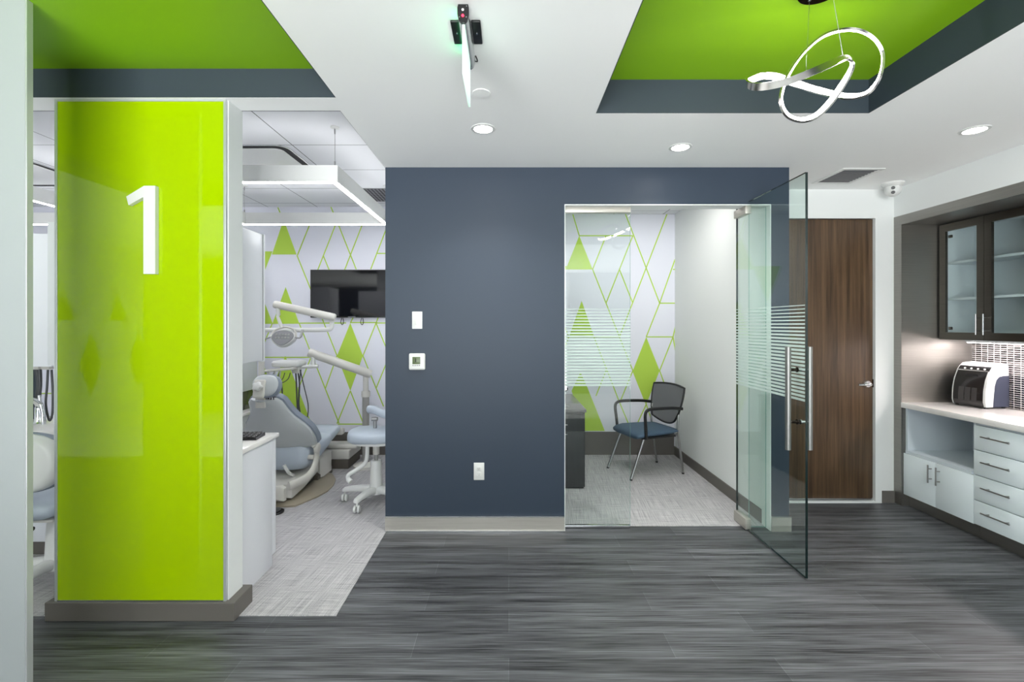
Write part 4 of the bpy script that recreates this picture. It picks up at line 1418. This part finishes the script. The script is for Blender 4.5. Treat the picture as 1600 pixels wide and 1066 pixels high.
# stools
def stool(cx, cy, ang0, seat_z, name, label, seat_r=(.23, .20), gr='dental stools'):
    t = thing(name, (cx, cy, .004), label, 'stool', gr)
    m = MB(); m.lathe((cx, cy, .0), [(0, .075), (.065, .075), (.068, .11), (.054, .15), (.046, .34), (.040, .36), (0, .36)], 28); m.build('column', 'white_plastic', t)
    m = MB(); m.cyl((cx, cy, .355), (cx, cy, seat_z - .09), .016, 16); m.build('gas_rod', 'leg_metal', t)
    m = MB(); m.cyl((cx, cy, .41), (cx, cy, seat_z - .085), .028, 18); m.build('sleeve', 'chair_plastic', t)
    for k in range(5):
        q = math.radians(ang0 + 72 * k)
        d = Vector((math.cos(q), math.sin(q), 0))
        o = Vector((cx, cy, 0))
        s = Vector((-d.y, d.x, 0))
        rings = []
        for r, z, hw, hh in ((.03, .110, .038, .034), (.12, .116, .033, .029), (.22, .112, .028, .022), (.275, .104, .027, .018), (.290, .098, .022, .012)):
            rings.append([o + d * r + s * a_ + Vector((0, 0, z + b_)) for a_, b_ in sup(0, 0, hw, hh, 14, 3)])
        m = MB(); m.loft(rings); lg = m.build('leg', 'white_plastic', t, smooth=60)
        c = o + d * .272
        m = MB(); m.cyl(c + Vector((0, 0, .055)), c + Vector((0, 0, .095)), .008, 10)
        for sd in (-1, 1):
            m.lathe(c + Vector((sd * .015, 0, .034)), [(0, -.011), (.024, -.011), (.030, -.006), (.030, .006), (.024, .011), (0, .011)], 18, 0, 'X')
        m.build('caster', 'white_plastic', lg)
    return t


SX, SY = -1.15, 4.08
t = stool(SX, SY, 180, .62, 'dental_stool', 'pale blue wheeled stool at the edge of the slate wall')
rings = []
for u, hy, zt_, zb_ in ((-.225, .06, .600, .555), (-.215, .11, .625, .525), (-.17, .16, .640, .515), (-.08, .19, .640, .515), (.03, .20, .635, .52), (.13, .185, .640, .525), (.20, .13, .640, .545), (.215, .08, .62, .565)):
    rings.append([(SX + u, SY + y, z) for y, z in sup(0, (zt_ + zb_) / 2, hy, (zt_ - zb_) / 2, 28, 2.8)])
m = MB(); m.loft(rings); m.build('seat', 'vinyl', t, smooth=60)
m = MB(); m.loft([[(SX + x, SY + y, z) for x, y in sup(0, 0, rx, ry, 28, 2.4)] for rx, ry, z in ((.19, .165, .535), (.185, .16, .515), (.10, .10, .50))]); m.build('seat_pan', 'white_plastic', t, smooth=60)
m = MB(); m.tube(spline([P(577, 640, 4.15), P(586, 641, 4.08), P(597, 646, 4.0), P(612, 648, 3.98), P(625, 640, 4.05)], 6), .036, 16, 0, .8); m.build('body_support', 'vinyl', t, smooth=60)
m = MB(); m.tube([P(586, 652, 4.08), P(586, 672, 4.08)], .016, 12); m.cyl(P(581, 655, 4.06), P(590, 655, 4.06), .018, 12); m.build('support_post', 'leg_metal', t)
m = MB(); m.tube(spline([P(574, 694, 4.0), P(573.5, 712, 3.98), P(570, 724, 3.96), P(556, 735, 3.92), P(545, 742, 3.90), P(544, 748, 3.89), P(548, 753, 3.88)], 6), [.017] * 31 + [.022] * 6, 12); m.build('foot_lever', 'white_plastic', t, smooth=60)

QX, QY = -2.72, 2.83
t = stool(QX, QY, 200, .53, 'assistant_stool', 'white shell backed stool left of the green column')
rings = []
for y, hw, zt_, zb_ in ((-.20, .10, .50, .46), (-.18, .17, .525, .425), (-.05, .21, .535, .415), (.10, .21, .53, .415), (.20, .16, .52, .43), (.22, .10, .50, .45)):
    rings.append([(QX + x - .03, QY + y, z) for x, z in sup(0, (zt_ + zb_) / 2, hw, (zt_ - zb_) / 2, 28, 3)])
m = MB(); m.loft(rings); m.build('seat', 'vinyl', t, smooth=60)
m = MB(); m.box((QX - .16, QY - .15, .400), (QX + .12, QY + .15, .418), 0, .006); m.build('seat_pan', 'chair_plastic', t)
def sh(kx, kz, y, dz=0):
    return [(QX + x, QY + y + .25 * (x / .2) ** 2 * .12, .755 + z + dz) for x, z in sup(0, 0, .205 * kx, .165 * kz, 40, 2.4)]
m = MB(); m.loft([sh(.80, .78, -.245), sh(.95, .94, -.235), sh(1, 1, -.205), sh(1.0, 1.0, -.19)]); m.build('back_shell', 'white_plastic', t, smooth=60)
m = MB(); m.loft([sh(1.03, 1.03, -.192), sh(1.04, 1.04, -.170), sh(.95, .95, -.13)]); m.build('back_cushion', 'vinyl_dark', t, smooth=60)
m = MB(); m.box((QX - .03, QY - .235, .38), (QX + .03, QY - .215, .64), 0, .006); m.build('back_bracket', 'chair_plastic', t)
m = MB(); m.cyl((QX - .06, QY - .2, .39), (QX + .06, QY - .2, .39), .012, 14); m.build('adjusting_knob', 'black', t)

# sink cabinet in the room beyond the column
t = thing('sink_cabinet', (-3.3, 3.3, .004), 'white sink cabinet with worktop left of the green column', 'cabinet')
m = MB(); m.box((-4.2, 3.10, .10), (-2.85, 3.55, .80), 0, .003); m.build('body', 'cabinet_white', t)
m = MB(); m.box((-4.2, 3.13, .004), (-2.85, 3.55, .10)); m.build('toe_kick', 'base_grey', t)
m = MB(); m.box((-4.22, 3.07, .80), (-2.83, 3.58, .838), 0, .006); m.build('worktop', 'counter', t)
t = thing('sink_faucet', (-3.16, 3.28, .838), 'chrome goose neck faucet on the sink cabinet left of the column', 'faucet')
m = MB()
fx = P(60, 660, 3.28).x
m.lathe((fx, 3.28, .838), [(0, 0), (.028, 0), (.030, .008), (.022, .02), (.020, .12), (0, .12)], 20)
m.build('body', 'chrome', t)
m = MB(); m.tube(spline([(fx, 3.28, .94), (fx + .005, 3.27, .985), (fx - .01, 3.23, 1.02), (fx - .02, 3.18, 1.01), (fx - .022, 3.16, .975)], 6), [.018] * 18 + [.022] * 7, 14); m.build('spout', 'chrome', t, smooth=60)
m = MB(); m.tube(spline([(fx + .035, 3.28, .838), (fx + .03, 3.28, .92), (fx + .012, 3.28, .99), (fx + .005, 3.28, 1.04)], 6), [.015] * 12 + [.01] * 7, 12); m.build('lever', 'chrome', t, smooth=60)
t = thing('upper_cabinet', (-3.3, 3.3, 1.25), 'white wall cabinet with bar handle left of the green column', 'cabinet')
m = MB(); m.box((-4.2, 3.10, 1.255), (-2.85, 3.48, 2.13), 0, .002); m.build('body', 'cabinet_white', t)
m = MB(); m.box((-3.70, 3.08, 1.257), (-3.0, 3.099, 2.128), 0, .002); d = m.build('door', 'cabinet_white', t)
hx_ = P(82, 540, 3.06).x
bar_handle(d, (hx_, 3.08, 1.30), (hx_, 3.08, 1.47), (0, -.03, 0), .006)
m = MB(); m.box((-4.2, 3.49, .838), (-4.1, 3.53, 1.255)); m.box((-2.95, 3.49, .838), (-2.85, 3.53, 1.255)); m.box((-4.2, 3.50, 1.255), (-2.85, 3.53, 2.13)); m.build('back_support', 'cabinet_white', t)
t = thing('hose_holder', (-3.2, 3.30, 1.255), 'grey suction hoses hanging in a loop under the white wall cabinet', 'dental hoses')
for x0, loop in ((55, [(57, 577), (60, 600), (58, 625), (57, 650)]), (62, [(62, 577), (62.5, 600), (61, 620), (62, 640)]), (74, [(75, 578), (73.5, 605), (71.5, 630), (75, 652), (78.5, 657), (82, 645), (82.5, 615), (80.5, 578)])):
    m = MB(); m.tube(spline([P(x, y, 3.32) for x, y in loop], 7), .012 if x0 < 70 else .007, 10); m.build('hose', 'hose', t, smooth=60)
for x in (60, 76):
    q = P(x, 574.5, 3.32)
    m = MB(); m.box(q - Vector((.028, .03, .012)), q + Vector((.028, .03, .012)), 0, .005); m.build('holder', 'chair_plastic', t)
m = MB(); m.box((-3.45, 3.60, .838), (-3.37, 3.75, 1.25), 0, .01)
m = MB()
q0 = P(44, 662, 3.45); q1 = P(57.5, 574, 3.45)
m.box((q0.x, 3.45, .838), (q1.x, 3.485, 1.255), 0, .006)
tag(m.build('monitor_back', 'tray_dark'), 'dark slate monitor standing on the sink cabinet behind the faucet', 'monitor')

# side cabinet in the treatment room, mostly behind the column
t = thing('side_cabinet', (-2.95, 4.85, .004), 'white side cabinet with dark niche behind the dental chair headrest', 'cabinet')
m = MB(); m.box((-3.3, 4.5, .004), (-2.75, 5.2, .60), 0, .002); m.build('base', 'cabinet_white', t)
m = MB(); m.box((-3.32, 4.48, .60), (-2.70, 5.22, .63), 0, .003); m.build('worktop', 'counter', t)
m = MB(); m.box((-3.3, 4.65, .63), (-2.80, 5.2, .83), 0, .002); m.build('niche', 'machine_grey', t)
m = MB(); m.box((-3.3, 4.55, .83), (-2.78, 5.2, 2.05), 0, .002); m.build('upper_body', 'cabinet_white', t)

# ------------------------------------------------------------ panel lights added out of view to brighten the office and rear room
def fill_panel(x, y, z, sx, sy, power, label):
    t = thing('fill_panel_light', (x, y, z), label, 'ceiling light', 'added fill panel lights')
    m = MB(); m.box((x - sx / 2, y - sy / 2, z - .012), (x + sx / 2, y + sy / 2, z - .001)); m.build('frame', 'white_plastic', t, smooth=0)
    m = MB(); m.box((x - sx / 2 + .02, y - sy / 2 + .02, z - .014), (x + sx / 2 - .02, y + sy / 2 - .02, z - .012)); m.build('lens', 'fill_panel', t, smooth=0)


fill_panel(.55, 4.35, ZO, .58, .58, 0, 'added square fill panel light of the office')
fill_panel(1.30, 4.20, ZO, .58, .58, 0, 'added square fill panel light by the office door')
for i, (x, wh) in enumerate(((-2.6, 'left'), (0.0, 'right'))):
    fill_panel(x, -1.9, ZC, 1.18, .58, 0, 'added long fill panel light behind the viewer, ' + wh + ' of two')
